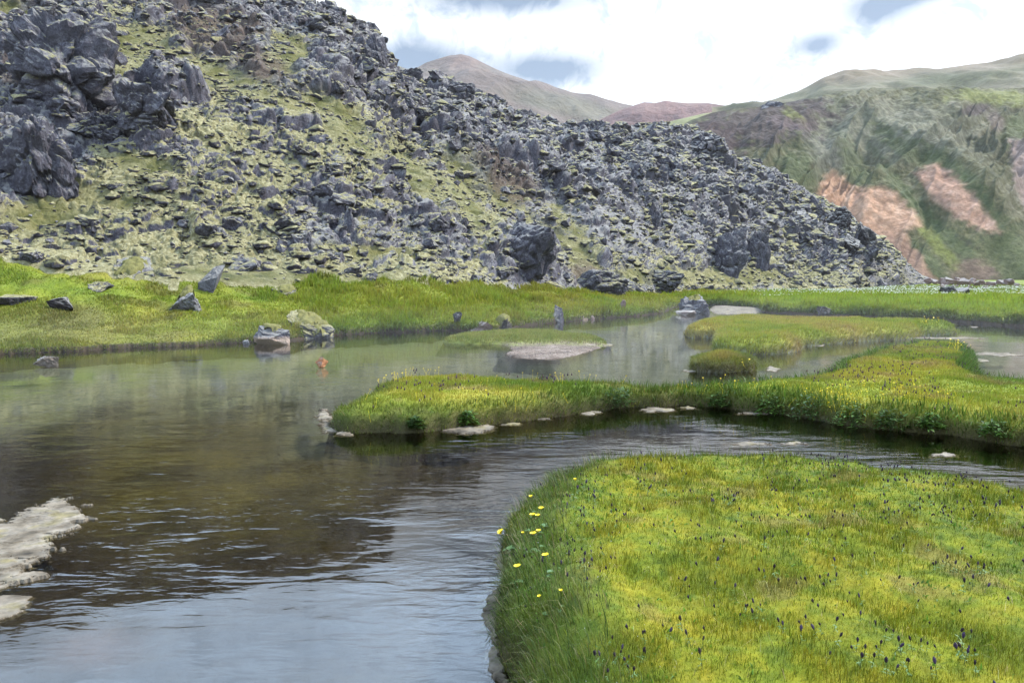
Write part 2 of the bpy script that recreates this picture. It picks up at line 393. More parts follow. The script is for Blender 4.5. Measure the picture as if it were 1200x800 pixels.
def col_bed(x, y):
    n = fbm(x / .9, y / .9, seed=151, octv=5) * .5 + .5; n2 = fbm(x / 2.5, y / 4., seed=152, octv=3) * .5 + .5
    c = pal(n * 1.5 - .25, (.020, .016, .010), (.036, .028, .016), (.052, .040, .022))
    px, py, _ = proj(x, np.maximum(y, .8), x * 0 - .35)
    ol = (soft(blob(210, 560, 150, 62, -8, px, py), (n2 - .5) * 1.6, .6))[..., None] * (.35 + .65 * sst(.3, .75, n))[..., None]
    c = c * (1 - ol) + np.array((.105, .088, .018)) * ol
    rd = (soft(blob(110, 745, 60, 24, -10, px, py), (n2 - .5) * 1.8, .5))[..., None] * .5
    c = c * (1 - rd) + np.array((.15, .075, .05)) * rd
    silt = (sst(10.5, 18, y + (n2 - .5) * 9))[..., None] * .9
    c = c * (1 - silt) + np.array((.27, .315, .275)) * silt
    return c
class Land: pass
def land(name, pts, top, res, colfn, lum_a=.07, lum_s=.6, jit=.12, seed=0, edge=.22, world=(), mat=None, bed=-.5, round_=.5, domef=None, keepw=.45, fj=(.22, .05)):
    poly = [gp(p[0], p[1], p[2] if len(p) > 2 else 0.) for p in pts] + list(world)
    poly = smooth_poly(poly, 6, jit, seed)
    x0, y0 = poly.min(0) - .5; x1, y1 = poly.max(0) + .5
    nx, ny = int((x1 - x0) / res) + 2, int((y1 - y0) / res) + 2
    gx, gy = np.meshgrid(np.linspace(x0, x1, nx), np.linspace(y0, y1, ny), indexing='ij')
    sd = sdist(gx, gy, poly)
    sdn = sd + (fbm(gx / .22, gy / .22, seed=seed + 9, octv=3) * fj[1] if keepw > .4 else fbm(gx / fj[0], gy / fj[0] * 1.7, seed=seed + 9, octv=5, gain=.68) * fj[1] * 2.2)
    lm = fbm(gx / lum_s, gy / lum_s, seed=seed + 3, octv=4)
    tp = top + (domef(gx, gy) if domef else 0)
    if keepw < .4: tp = tp * (.55 + .25 * sst(-.14, -.10, lm) + .35 * sst(.12, .15, lm)) + fbm(gx / .05, gy / .05, seed=seed + 4, octv=3) * .0025; lum_a = 0
    z = bed + (tp * .6 - bed) * sst(-edge * .7, edge * .5, sdn) + tp * .4 * sst(0, round_, sdn) + lm * lum_a * sst(0, .3, sd)
    keep = (sdn if keepw < .4 else sd) > -keepw
    col, soilc = colfn(gx, gy, sd), np.array((.040, .028, .018))
    if keepw > .4:
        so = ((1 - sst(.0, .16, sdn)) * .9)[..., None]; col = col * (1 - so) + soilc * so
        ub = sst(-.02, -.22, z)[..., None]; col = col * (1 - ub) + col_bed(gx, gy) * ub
    V = np.stack([gx, gy, z], -1).reshape(-1, 3); f = grid_faces(nx, ny, keep.ravel())
    V2, f2, c2_ = compact(V, f, col.reshape(-1, 3))
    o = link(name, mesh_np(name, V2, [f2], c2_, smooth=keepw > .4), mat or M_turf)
    if name != 'mineral_crust': tag(o, kind='structure')
    l = Land(); l.o = o; l.poly = poly; l.x0, l.y0, l.x1, l.y1 = x0, y0, x1, y1; l.nx, l.ny = nx, ny; l.z = z; l.sd = sd; l.gx, l.gy = gx, gy; l.colfn = colfn
    g0, g1 = np.gradient(sd, (x1 - x0) / (nx - 1), (y1 - y0) / (ny - 1)); l.g0, l.g1 = g0, g1
    px, py, dp = proj(V[:, 0], V[:, 1], V[:, 2]); k = keep.ravel(); l.tab = (px[k], py[k], dp[k], V[k])
    return l
def samp(l, x, y, a):
    u = np.clip((x - l.x0) / (l.x1 - l.x0) * (l.nx - 1), 0, l.nx - 1.001); v = np.clip((y - l.y0) / (l.y1 - l.y0) * (l.ny - 1), 0, l.ny - 1.001)
    i, j = u.astype(int), v.astype(int); fu, fv = u - i, v - j
    return (a[i, j] * (1 - fu) + a[i + 1, j] * fu) * (1 - fv) + (a[i, j + 1] * (1 - fu) + a[i + 1, j + 1] * fu) * fv

def col_near(x, y, sd=None):
    n = fbm(x / .55, y / .55, seed=81, octv=5) * .5 + .5; n2 = fbm(x / 1.7, y / 1.7, seed=82, octv=3) * .5 + .5
    n3 = fbm(x / .13, y / .13, seed=84, octv=4) * .5 + .5
    c = pal((n * .24 + n2 * .20 + n3 * .34 + (fbm(x / .05, y / .05, seed=85, octv=3) * .5 + .5) * .22) * 2.5 - .78, (.048, .075, .006), (.108, .126, .007), (.160, .150, .009), (.215, .178, .012))
    d = (sst(.63, .78, fbm(x / .4, y / .4, seed=83, octv=3) * .5 + .5) * .55)[..., None]
    c = c * (1 - d) + np.array((.15, .115, .03)) * d
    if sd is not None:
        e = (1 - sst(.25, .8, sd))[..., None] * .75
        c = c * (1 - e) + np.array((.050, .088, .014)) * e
    return c
def col_isle(x, y, sd=None):
    n = fbm(x / 1.3, y / 1.3, seed=91, octv=4) * .5 + .5; n2 = fbm(x / .5, y / .5, seed=92, octv=3) * .5 + .5
    c = pal(n * 1.6 - .3, (.095, .14, .015), (.175, .195, .020), (.245, .22, .028), (.20, .165, .045))
    d = (sst(.54, .74, n2) * .45)[..., None]; c = c * (1 - d) + np.array((.175, .105, .06)) * d
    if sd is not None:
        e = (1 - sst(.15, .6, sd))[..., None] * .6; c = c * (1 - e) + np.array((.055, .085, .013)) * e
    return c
def col_north(x, y, sd=None):
    n = fbm(x / 2.2, y / 2.2, seed=95, octv=4) * .5 + .5
    c = pal(n * 1.6 - .3, (.14, .185, .022), (.205, .22, .03), (.25, .22, .045), (.22, .16, .06))
    return c
def col_gravel(x, y, sd=None):
    n = fbm(x / .4, y / .4, seed=97, octv=4) * .5 + .5
    px, py, _ = proj(x, y, x * 0)
    c = pal(n * 1.5 - .25, (.12, .15, .03), (.17, .185, .04), (.21, .20, .055))
    g = sst(403, 407, py + (n - .5) * 5)[..., None] * sst(575, 592, px + (n - .5) * 14)[..., None]
    gr = pal(n * 1.7 - .35, (.06, .045, .036), (.13, .10, .08), (.19, .155, .13))
    return c * (1 - g) + gr * g

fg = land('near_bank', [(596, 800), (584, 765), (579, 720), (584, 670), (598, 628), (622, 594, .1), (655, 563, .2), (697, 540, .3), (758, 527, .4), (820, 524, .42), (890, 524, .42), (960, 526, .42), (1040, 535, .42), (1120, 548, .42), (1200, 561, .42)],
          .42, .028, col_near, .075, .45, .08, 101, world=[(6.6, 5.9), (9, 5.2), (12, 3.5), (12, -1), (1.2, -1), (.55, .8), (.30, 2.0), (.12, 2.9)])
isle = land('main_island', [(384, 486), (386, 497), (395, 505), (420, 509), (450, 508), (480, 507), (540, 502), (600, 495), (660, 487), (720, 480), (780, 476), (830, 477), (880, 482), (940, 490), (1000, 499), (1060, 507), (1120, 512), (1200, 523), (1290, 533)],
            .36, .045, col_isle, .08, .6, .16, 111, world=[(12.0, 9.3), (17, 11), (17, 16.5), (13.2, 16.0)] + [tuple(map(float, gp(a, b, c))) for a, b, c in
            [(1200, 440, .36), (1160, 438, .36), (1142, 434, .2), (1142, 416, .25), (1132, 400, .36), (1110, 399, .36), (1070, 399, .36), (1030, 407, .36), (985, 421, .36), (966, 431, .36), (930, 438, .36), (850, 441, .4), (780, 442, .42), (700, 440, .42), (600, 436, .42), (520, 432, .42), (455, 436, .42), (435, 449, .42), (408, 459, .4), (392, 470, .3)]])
north = land('north_island', [(803, 391), (808, 396), (835, 397), (836, 410), (845, 414), (878, 416), (905, 415), (936, 412), (946, 406), (989, 402), (1057, 398), (1082, 394), (1116, 392), (1124, 386, .1), (1120, 378, .4), (1090, 374, .45), (1060, 373, .45), (1000, 371.5, .45), (935, 370, .45), (884, 369, .45), (840, 370, .45), (818, 373, .45), (806, 382, .3)],
             .42, .09, col_north, .08, .9, .12, 121)
islet = land('islet', [(809, 432), (818, 436), (850, 437), (880, 435), (888, 431), (880, 426), (860, 423.5), (835, 423.5), (815, 426)], .30, .03, col_isle, .06, .4, .06, 131, edge=.15, round_=.75)
gravel_m = lambda x, y: sst(402, 406, proj(x, y, x * 0)[1]) * sst(572, 595, proj(x, y, x * 0)[0])
bar = land('gravel_bar', [(517, 401), (542, 404), (590, 405), (592, 417), (616, 421), (657, 421), (690, 414), (714, 405), (700, 398.5), (670, 394), (616, 391.5), (552, 394)], .17, .06, col_gravel, .05, .5, .15, 141, edge=.5, round_=.8, domef=lambda x, y: -.13 * gravel_m(x, y))

# ------------------------------------------------------------------ ground under everything, water
gxs = np.concatenate([-np.geomspace(4000, 31, 60), np.linspace(-30, 30, 480), np.geomspace(31, 4000, 60)])
gys = np.concatenate([[-400, -100, -30, -8], np.linspace(-4, 45, 400), np.geomspace(46, 5000, 90)])
GX, GY = np.meshgrid(gxs, gys, indexing='ij')
GZ = -.42 + fbm(GX / 1.3, GY / 1.3, seed=155, octv=4) * .12
gc = col_bed(GX, GY)
far_g = sst(60, 90, np.hypot(GX, GY))[..., None]; gc = gc * (1 - far_g) + np.array((.09, .10, .03)) * far_g
ground = link('ground', mesh_np('ground', np.stack([GX, GY, GZ], -1).reshape(-1, 3), [grid_faces(len(gxs), len(gys))], gc.reshape(-1, 3)), mat_turf('bed', .5, 9., .6)); tag(ground, kind='structure')

def mat_water():
    m, nt, N, L = newmat('stream_water')
    out = N('ShaderNodeOutputMaterial'); g = N('ShaderNodeNewGeometry')
    mp = N('ShaderNodeMapping'); mp.inputs['Rotation'].default_value = (0, 0, math.radians(-28)); mp.inputs['Scale'].default_value = (.55, 1.5, 1); L(g.outputs['Position'], mp.inputs[0])
    a = noise_tex(N, L, mp.outputs[0], 2.0, 2, .4, .8); b = noise_tex(N, L, mp.outputs[0], 6., 2, .5, .8); c = noise_tex(N, L, mp.outputs[0], 20., 2, .5)
    reg = noise_tex(N, L, g.outputs['Position'], .35, 3, .5)
    rr = ramp(N, [(.42, .16), (.66, 1.1)]); L(reg.outputs[0], rr.inputs[0])
    h = math_n(N, L, 'ADD', math_n(N, L, 'MULTIPLY', a.outputs[0], 1.0), math_n(N, L, 'MULTIPLY', b.outputs[0], .42))
    h = math_n(N, L, 'ADD', h, math_n(N, L, 'MULTIPLY', c.outputs[0], .07))
    sp = N('ShaderNodeSeparateXYZ'); L(g.outputs['Position'], sp.inputs[0])
    mr = N('ShaderNodeMapRange'); L(sp.outputs[1], mr.inputs[0]); mr.inputs[1].default_value = 9; mr.inputs[2].default_value = 19; mr.inputs[3].default_value = 1; mr.inputs[4].default_value = .40
    h = math_n(N, L, 'MULTIPLY', h, math_n(N, L, 'MULTIPLY', rr.outputs[0], mr.outputs[0]))
    bp = N('ShaderNodeBump'); setin(bp, Strength=1., Distance=.014); L(h, bp.inputs['Height'])
    gl = N('ShaderNodeBsdfGlossy'); gl.inputs['Roughness'].default_value = .03; L(bp.outputs[0], gl.inputs['Normal']); gl.inputs['Color'].default_value = (1, 1, 1, 1)
    tr = N('ShaderNodeBsdfTransparent'); tr.inputs[0].default_value = (.57, .55, .44, 1)
    fr = N('ShaderNodeFresnel'); fr.inputs[0].default_value = 1.33; L(bp.outputs[0], fr.inputs['Normal'])
    mx = N('ShaderNodeMixShader'); L(fr.outputs[0], mx.inputs[0]); L(tr.outputs[0], mx.inputs[1]); L(gl.outputs[0], mx.inputs[2]); L(mx.outputs[0], out.inputs[0])
    return m
wx_ = np.concatenate([np.linspace(-70, 70, 29)]); wy_ = np.linspace(-10, 62, 19)
WX, WY = np.meshgrid(wx_, wy_, indexing='ij')
water = link('water', mesh_np('water', np.stack([WX, WY, WX * 0], -1).reshape(-1, 3), [grid_faces(len(wx_), len(wy_))]), mat_water()); tag(water, kind='structure')

# ------------------------------------------------------------------ hills beyond
def hill(name, sky, foot, fz, rid, pxr, nu, nv, colfn, dispfn, mat, back=1.25, shape=(.75, .25)):
    k = np.linspace(kpx(pxr[0]), kpx(pxr[1]), nu); a, b = tab(sky); e = np.interp(k, a, b)
    yb, yr = itab(foot, k), itab(rid, k); zr = np.maximum(H + e * yr, fz + .5)
    v = np.concatenate([np.linspace(0, 1, nv - 25), np.linspace(1, back, 26)[1:]])
    K_, V_ = np.meshgrid(k, v, indexing='ij'); Y_ = yb[:, None] + (yr - yb)[:, None] * V_; c = np.clip(V_, 0, 1)
    p = shape[0] * c + shape[1] * np.sin(c * math.pi / 2)
    Z_ = fz + (zr[:, None] - fz) * p; Z_ = np.where(V_ > 1, zr[:, None] - (V_ - 1) ** 1.5 * (yr - yb)[:, None] * .9, Z_)
    X_ = K_ * Y_
    amp = np.sin(np.clip(V_, 0, 1) * math.pi) ** .6
    Z_ = Z_ + dispfn(X_, Y_, K_, V_) * amp
    px, py, _ = proj(X_, Y_, Z_)
    col = colfn(X_, Y_, Z_, px, py)
    o = link(name, mesh_np(name, np.stack([X_, Y_, Z_], -1).reshape(-1, 3), [grid_faces(nu, len(v))], col.reshape(-1, 3)), mat); tag(o, kind='structure')
    return (px.ravel(), py.ravel(), Y_.ravel(), np.stack([X_, Y_, Z_], -1).reshape(-1, 3))

def inpoly(px, py, pts, w, nz_):
    pts = np.array(pts, float); return sst(-w, w, sdist(px, py, pts) + nz_)
def disp_front(x, y, k, v):
    s = k * 260 - v * 55 + fbm(x / 40, y / 40, seed=201, octv=3) * 14
    r = 1 - np.abs(vnoise(s / 30, v * 1.1, seed=202)) * 2; r2 = 1 - np.abs(vnoise(s / 11, v * 2.2, seed=203)) * 2
    px = 600 + F * k; py = 327 - v * 215
    spur = np.exp(-((px - (1055 + (py - 210) * 1.25)) / 17) ** 2) * 5.5
    gul = -np.exp(-((px - (1000 + (py - 210) * 1.0)) / 26) ** 2) * 4.5 - np.exp(-((px - (1128 + (py - 210) * 1.2)) / 26) ** 2) * 4.5
    return r * 7.5 + r2 * 3.4 + fbm(x / 6, y / 6, seed=204, octv=4) * 2.4 + (1 - np.abs(vnoise(s / 4.2, v * 5, seed=205)) * 2) * 1.8 + (spur + gul) * sst(.85, .5, v)
def col_front(x, y, z, px, py):
    n = fbm(px / 40, py / 12, seed=211, octv=5) * .5 + .5; n1 = fbm(px / 9, py / 5, seed=212, octv=4) * .5 + .5
    q = (px * .75 - py)                                   # streaks run down to the right
    st_ = fbm(q / 16, (px + py) / 120, seed=213, octv=4) * .5 + .5
    nzp = (n1 - .5) * 16 + (st_ - .5) * 10
    n9 = fbm(px / 3.2, py / 2.2, seed=215, octv=4) * .5 + .5
    c = pal((n * .38 + st_ * .32 + n9 * .30) * 2.4 - .7, (.042, .045, .020), (.072, .072, .030), (.108, .100, .052), (.150, .138, .098))
    def put(mask, colr):
        nonlocal c
        m_ = np.clip(mask, 0, 1)[..., None]; c = c * (1 - m_) + np.asarray(colr) * m_
    put(soft(blob(1040, 150, 110, 34, 6, px, py), (n1 - .5) * 1.6, .6) * .55, pal(n1 * 1.4 - .2, (.13, .13, .085), (.20, .195, .145), (.26, .25, .20)))
    put(soft(blob(975, 180, 30, 24, 0, px, py), (n1 - .5) * 1.6, .6) * .7, (.17, .165, .13))
    # dark volcanic ribs at the left
    put(soft(blob(900, 140, 70, 26, -8, px, py), (n1 - .5) * 1.8 + (st_ - .5) * .8, .35) * .9, pal(n1, (.050, .035, .034), (.085, .062, .058)))
    put(soft(blob(845, 160, 34, 14, 20, px, py), (n1 - .5) * 1.6, .4) * .9, (.065, .042, .040))
    put(sst(.60, .70, st_) * soft(blob(890, 160, 90, 45, 0, px, py), 0, .4) * .8, (.135, .140, .035))
    put(soft(blob(925, 145, 22, 8, 10, px, py), (n1 - .5), .4) * .7, (.12, .085, .085))
    # green streaks
    for b in [(1000, 190, 12, 30, -25), (1112, 195, 52, 10, 38), (1150, 235, 60, 11, 52), (1080, 250, 85, 8, 52), (1125, 290, 90, 9, 45), (935, 200, 22, 30, 0), (1070, 180, 60, 10, 35), (1195, 155, 22, 20, 0), (1185, 300, 40, 30, 40), (1080, 305, 40, 14, 40)]:
        put(soft(blob(*b, px, py), (n1 - .5) * 1.3, .5) * .85, pal(n, (.055, .072, .028), (.085, .098, .038)))
    put(soft(blob(1175, 115, 60, 9, 3, px, py), (n1 - .5) * 1.4, .5) * .8, (.155, .165, .045))
    put(soft(blob(1110, 300, 60, 7, 48, px, py), (n1 - .5) * 1.0, .5) * .8, (.13, .145, .03))
    put(soft(blob(1145, 128, 18, 6, -8, px, py), (n1 - .5), .4) * .85, (.055, .038, .038))
    put(soft(blob(1168, 142, 9, 14, -30, px, py), (n1 - .5), .4) * .7, (.15, .11, .095))
    # bare orange scree
    scr = inpoly(px, py, [(962, 214), (975, 200), (1003, 220), (1030, 216), (1050, 226), (1068, 248), (1078, 262), (1060, 270), (1068, 288), (1100, 330), (1040, 330), (1000, 292), (958, 226)], 5, nzp * .55)
    put(scr, pal(n1 * 1.3 - .1 + (st_ - .5) * .5, (.27, .150, .090), (.37, .215, .135), (.46, .30, .205)))
    low = scr * sst(262, 290, py); put(low * .75, pal(n1, (.16, .10, .08), (.26, .16, .11)))
    scr2 = inpoly(px, py, [(1070, 202), (1098, 192), (1115, 205), (1140, 228), (1160, 255), (1172, 272), (1150, 268), (1120, 255), (1092, 232)], 5, nzp * .6)
    put(scr2 * .95, pal(n1 * 1.3 - .1, (.26, .145, .095), (.34, .20, .14), (.40, .26, .19)))
    scr3 = inpoly(px, py, [(1183, 165), (1230, 160), (1250, 260), (1205, 250), (1190, 215)], 5, nzp * .6)
    put(scr3 * .9, pal(n1, (.20, .14, .12), (.30, .22, .19)))
    put(soft(blob(1142, 322, 26, 18, 0, px, py), (n1 - .5), .4) * .8, pal(n1, (.12, .075, .06), (.20, .13, .10)))
    return c * (.62 + .78 * n9)[..., None] * .68
FSKY = [(600, 215), (700, 190), (740, 176), (780, 158), (810, 141), (835, 132), (860, 128), (900, 124), (940, 117), (1000, 107), (1080, 105), (1200, 103), (1400, 95), (1700, 90)]
front_tab = hill('front_hill', FSKY, [(600, 250), (900, 215), (1080, 196), (1700, 190)], .0, [(600, 360), (900, 345), (1200, 330), (1700, 320)], (640, 1500), 900, 560, col_front, disp_front, M_hill)
def disp_b(a, s1, seed):
    return lambda x, y, k, v: (1 - np.abs(fbm(x / s1, y / (s1 * 2.2), seed=seed, octv=4)) * 2.4) * a
def col_back(x, y, z, px, py):
    n = fbm(px / 50, py / 8, seed=221, octv=5) * .5 + .5
    c = pal(n * 1.5 - .25, (.052, .056, .028), (.078, .076, .040), (.105, .094, .058), (.135, .118, .085))
    top = sst(14, 2, py - np.interp(px, [860, 1000, 1200, 1400], [108, 87, 68, 50]))[..., None] * .35
    return c * (1 - top) + np.array((.16, .10, .07)) * top
BSKY = [(840, 140), (880, 127), (905, 122), (935, 112), (965, 97), (990, 89), (1030, 87), (1100, 83), (1150, 76), (1200, 68), (1300, 52), (1500, 35), (1700, 30)]
hill('back_hill', BSKY, [(800, 345), (1700, 345)], 60, [(800, 600), (1700, 620)], (830, 1600), 320, 160, col_back, disp_b(9, 60, 231), M_hill)
def col_mtn(x, y, z, px, py):
    n = fbm(x / 160, z / 40, seed=241, octv=5) * .5 + .5; st_ = fbm((px * .55 - py) / 12, px / 150, seed=242, octv=4) * .5 + .5
    c = pal((n * .5 + st_ * .5) * 1.9 - .45, (.060, .044, .036), (.098, .071, .056), (.135, .100, .080), (.112, .096, .072))
    p = soft(blob(545, 72, 26, 10, 0, px, py), (n - .5), .5)[..., None] * .6; c = c * (1 - p) + np.array((.14, .085, .065)) * p
    gq = soft(blob(680, 130, 60, 12, 15, px, py), (n - .5) * 1.6, .6)[..., None] * .5; c = c * (1 - gq) + np.array((.12, .12, .07)) * gq
    return c
MSKY = [(250, 190), (380, 130), (440, 106), (470, 90), (500, 77), (528, 68), (540, 66), (550, 68), (575, 79), (600, 89), (640, 102), (670, 110), (690, 111), (720, 120), (745, 128), (770, 133), (800, 137), (850, 143), (950, 160)]
hill('mountain', MSKY, [(200, 640), (1000, 640)], 20, [(200, 1150), (540, 1200), (1000, 1250)], (240, 960), 420, 240, col_mtn, disp_b(26, 150, 251), M_far)
def col_red(x, y, z, px, py):
    n = fbm(x / 40, z / 14, seed=261, octv=5) * .5 + .5
    c = pal(n * 1.5 - .25, (.085, .046, .042), (.13, .070, .062), (.16, .10, .082))
    return c
RSKY = [(660, 165), (700, 142), (725, 130), (745, 123), (755, 120), (768, 121), (780, 118), (792, 120), (806, 121), (830, 121), (850, 124), (890, 122), (950, 128), (1040, 150)]
hill('red_ridge', RSKY, [(600, 620), (1100, 620)], 40, [(600, 900), (1100, 900)], (640, 1040), 240, 120, col_red, disp_b(5, 40, 271), M_far)
GSKY = [(640, 185), (700, 158), (740, 149), (770, 146), (800, 139), (825, 133), (850, 130), (900, 140)]
def col_green(x, y, z, px, py):
    n = fbm(x / 20, z / 6, seed=281, octv=4) * .5 + .5
    c = pal(n * 1.4 - .2, (.10, .105, .045), (.14, .14, .06), (.17, .15, .085)); return c
hill('green_ridge', GSKY, [(600, 340), (1000, 340)], 30, [(600, 470), (1000, 470)], (650, 900), 160, 80, col_green, disp_b(2.5, 30, 291), M_hill)

# ------------------------------------------------------------------ rocks
def rock_geo(seed, n=15, cuts=1, rough=.07, sq=(1, 1, 1), flat=0.25, boxy=.5):
    r = np.random.default_rng(seed)
    p = r.normal(size=(n, 3)); p /= np.linalg.norm(p, axis=1, keepdims=True)
    mx = np.abs(p).max(1, keepdims=True); p = p * (1 - boxy) + (p / mx) * boxy * .85
    p *= r.uniform(.78, 1.0, (n, 1)); p *= np.array(sq)
    bm = bmesh.new()
    for q in p: bm.verts.new(q)
    bmesh.ops.convex_hull(bm, input=bm.verts)
    loose = [v for v in bm.verts if not v.link_faces]
    bmesh.ops.delete(bm, geom=loose, context='VERTS')
    bmesh.ops.triangulate(bm, faces=bm.faces)
    if cuts:
        bmesh.ops.subdivide_edges(bm, edges=bm.edges, cuts=cuts, use_grid_fill=True)
        bmesh.ops.triangulate(bm, faces=bm.faces)
    bm.verts.ensure_lookup_table(); bm.verts.index_update()
    V = np.array([v.co[:] for v in bm.verts]); f = np.array([[v.index for v in q.verts] for q in bm.faces]); bm.free()
    c = V.mean(0); d = V - c; L_ = np.linalg.norm(d, axis=1, keepdims=True)
    n1 = fbm(V[:, 0] * 1.6, V[:, 1] * 1.6, V[:, 2] * 1.6, seed=seed + 1, octv=2); n2 = fbm(V[:, 0] * 5, V[:, 1] * 5, V[:, 2] * 5, seed=seed + 2, octv=3)
    f1, f2, _ = worley(V[:, 0] * 1.9 + seed, V[:, 1] * 1.9, V[:, 2] * 1.9, seed)
    if cuts: V = V + d / L_ * (n1 * rough * 1.6 + n2 * rough - (1 - sst(0, .18, f2 - f1)) * rough * 1.3)[:, None]
    if cuts > 8:
        g1, g2, gi_ = worley(V[:, 0] * 4.5 + seed, V[:, 1] * 4.5, V[:, 2] * 6.5, seed + 3); h1, h2, hi_ = worley(V[:, 0] * 10 + seed, V[:, 1] * 10, V[:, 2] * 13, seed + 4)
        V = V + d / L_ * ((1 - g1 * g1) * .05 * gi_ - (1 - sst(0, .15, g2 - g1)) * .022 + (1 - h1 * h1) * .022)[:, None]
    V[:, 2] -= V[:, 2].min(); V[:, 2] /= max(V[:, 2].max(), 1e-6)
    for a in (0, 1):
        V[:, a] -= (V[:, a].max() + V[:, a].min()) / 2; V[:, a] /= (V[:, a].max() - V[:, a].min())
    return V, f
def rock_mesh(name, seed, dims, cuts=6, rough=.07, smooth=False, **kw):
    V, f = rock_geo(seed, cuts=cuts, rough=rough, **kw)
    return mesh_np(name, V * np.array(dims), [f], smooth=smooth), V * np.array(dims)

def cap_mesh(name, V, f_top=.78, lift=.005, r=(.30, .30), seed=0, th=.05):
    """a moss cushion that hugs the top of a rock's vertex cloud"""
    n = 20; u, v = np.meshgrid(np.linspace(-1, 1, n), np.linspace(-1, 1, n), indexing='ij')
    w, d = np.ptp(V[:, 0]), np.ptp(V[:, 1]); x, y = u * w * r[0], v * d * r[1]
    rad = np.hypot(u, v) + fbm(u * 2.4, v * 2.4, seed=seed, octv=4) * .5
    zt = np.empty_like(x)
    for i in np.ndindex(x.shape):
        dd = (V[:, 0] - x[i]) ** 2 + (V[:, 1] - y[i]) ** 2; j = np.argsort(dd)[:14]; zt[i] = V[j, 2].max()
    z = zt + lift + th * np.sqrt(np.clip(1 - rad ** 2, 0, 1)) + fbm(u * 4, v * 4, seed=seed + 1, octv=3) * th * .35
    z = np.where(rad > 1, zt - .10, z)
    Vc = np.stack([x, y, z], -1).reshape(-1, 3); fc = grid_faces(n, n, (rad < 1.12).ravel())
    Vc, fc = compact(Vc, fc); return mesh_np(name, Vc, [fc])

def put_rock(name, label, px, py, w, h, tabs=None, mat=None, seed=0, cat='boulder', group=None, cap=None, sink=.28, depth=1.0, rot=None, cuts=7, rough=.07, z=None, **kw):
    """w, h: apparent size in photo pixels; stands on the surface seen at (px, py)"""
    if tabs is None: x, y = gp(px, py, 0 if z is None else z); p = np.array([x, y, (0 if z is None else z)])
    else: p = surf_hit(px, py, tabs)
    dep = p[1] * CP - (p[2] - H) * SP; s = dep / F
    W, Hh = w * s, h * s * (1 + sink)
    if mat is None: mat = M_rock
    root = None
    me, V = rock_mesh(name, 500 + seed, (W, W * depth, Hh), cuts=cuts, rough=rough, **kw)
    if cap:
        root = link(name, None); root.location = (p[0], p[1] + W * depth * .3, p[2] - Hh * sink - (.1 if tabs is bank_tab else 0)); root.empty_display_size = .1
        link('rock_body', me, mat, root)
        link('moss_cap', cap_mesh('moss_cap', V, seed=seed, **(cap if isinstance(cap, dict) else {})), M_moss, root)
        o = root
    else:
        o = link(name, me, mat); o.location = (p[0], p[1] + W * depth * .3, p[2] - Hh * sink)
    o.rotation_euler = (0, 0, rot if rot is not None else 0)
    tag(o, label, cat, group); return o

WT = None
# stones by and in the water
put_rock('boulder', 'square grey boulder with pinkish stained foot and moss top in the left bank water', 316, 404, 46, 24, None, M_rock_band, 1, cap={'r': (.25, .3), 'th': .08}, boxy=.85, n=12, depth=.8, rough=.035)
put_rock('boulder', 'rounded mossy boulder at the waterline just right of the square stained boulder', 364, 394, 56, 38, bank_tab, mat_lava('bank_boulder_rock', False, .45, band=False), 2, cap={'r': (.34, .38), 'th': .10}, sink=.35, depth=.9, n=24, boxy=.1, rough=.09)
put_rock('stone', 'small bright orange pointed stone sticking out of the left pool', 375.5, 431, 15, 13, None, M_rock_orange, 3, 'stone', n=9, cuts=4, boxy=.25, sink=.1)
put_rock('stone', 'small low brown stone in the pool near the left edge', 50, 430, 27, 13, None, mat_lava('brown_stone', False, -.8, tint=(.26, .21, .16)), 4, 'stone', n=10, cuts=5, sink=.15)
put_rock('stone', 'tiny pale stone in the water touching the left foot of the square stained boulder', 288, 403, 8, 5, None, M_rock_pale, 5, 'stone', cuts=3)
put_rock('boulder', 'dark wedge-shaped boulder alone on the lime grass of the left bank', 71, 361, 30, 16, bank_tab, M_rock_dark, 6, n=10, boxy=.6, rough=.04)
put_rock('boulder', 'flat grey mossy slab in the grass at the left edge', 8, 356, 42, 14, bank_tab, M_rock, 7, boxy=.7, rot=.2)
put_rock('boulder', 'broken pale rock with white faces below the leaning slab on the left bank', 216, 362, 32, 32, bank_tab, mat_lava('broken_rock', False, -.25, (.04, .04, .045), (.14, .14, .15), (.36, .36, .38)), 8, cap={'r': (.26, .3), 'th': .08}, boxy=.55)
put_rock('boulder', 'leaning smooth grey slab above the broken pale rock', 246, 338, 30, 32, bank_tab, mat_lava('slab_rock', False, -.35, (.05, .05, .055), (.13, .13, .145), (.22, .22, .24)), 9, n=9, boxy=.7, rough=.03)
put_rock('boulder', 'grey lichen covered ledge rock where the grass meets the lava, above the lime grass', 148, 322, 46, 30, bank_tab, M_rock, 10, cap={'r': (.3, .36), 'th': .1}, boxy=.7)
put_rock('boulder', 'low half buried grey stone in deep grass below the lichen covered ledge rock', 112, 340, 26, 12, bank_tab, M_rock, 11, cuts=5)
put_rock('boulder', 'mossy grey boulder in the bank grass above the rounded waterline boulder', 334, 345, 32, 16, bank_tab, M_rock, 12, cap={'r': (.34, .4), 'th': .08})
put_rock('boulder', 'dark mossy block at the lava foot, right of the leaning slab', 285, 321, 40, 24, bank_tab, M_rock, 13, boxy=.7)
put_rock('stone', 'small dark pointed stone at the edge of the bank grass, above the gravel bar', 536, 377, 11, 15, bank_tab, M_rock_bare, 14, 'stone', n=8, boxy=.3, cuts=4)
put_rock('boulder', 'reddish brown rock on the waterline behind the gravel bar', 565, 389, 27, 14, bank_tab, M_rock_pink, 15, boxy=.6)
put_rock('boulder', 'dark rock with thick olive moss on the waterline behind the gravel bar', 589, 389, 22, 24, bank_tab, M_rock_dark, 16, cap={'r': (.42, .42), 'th': .12}, boxy=.7)
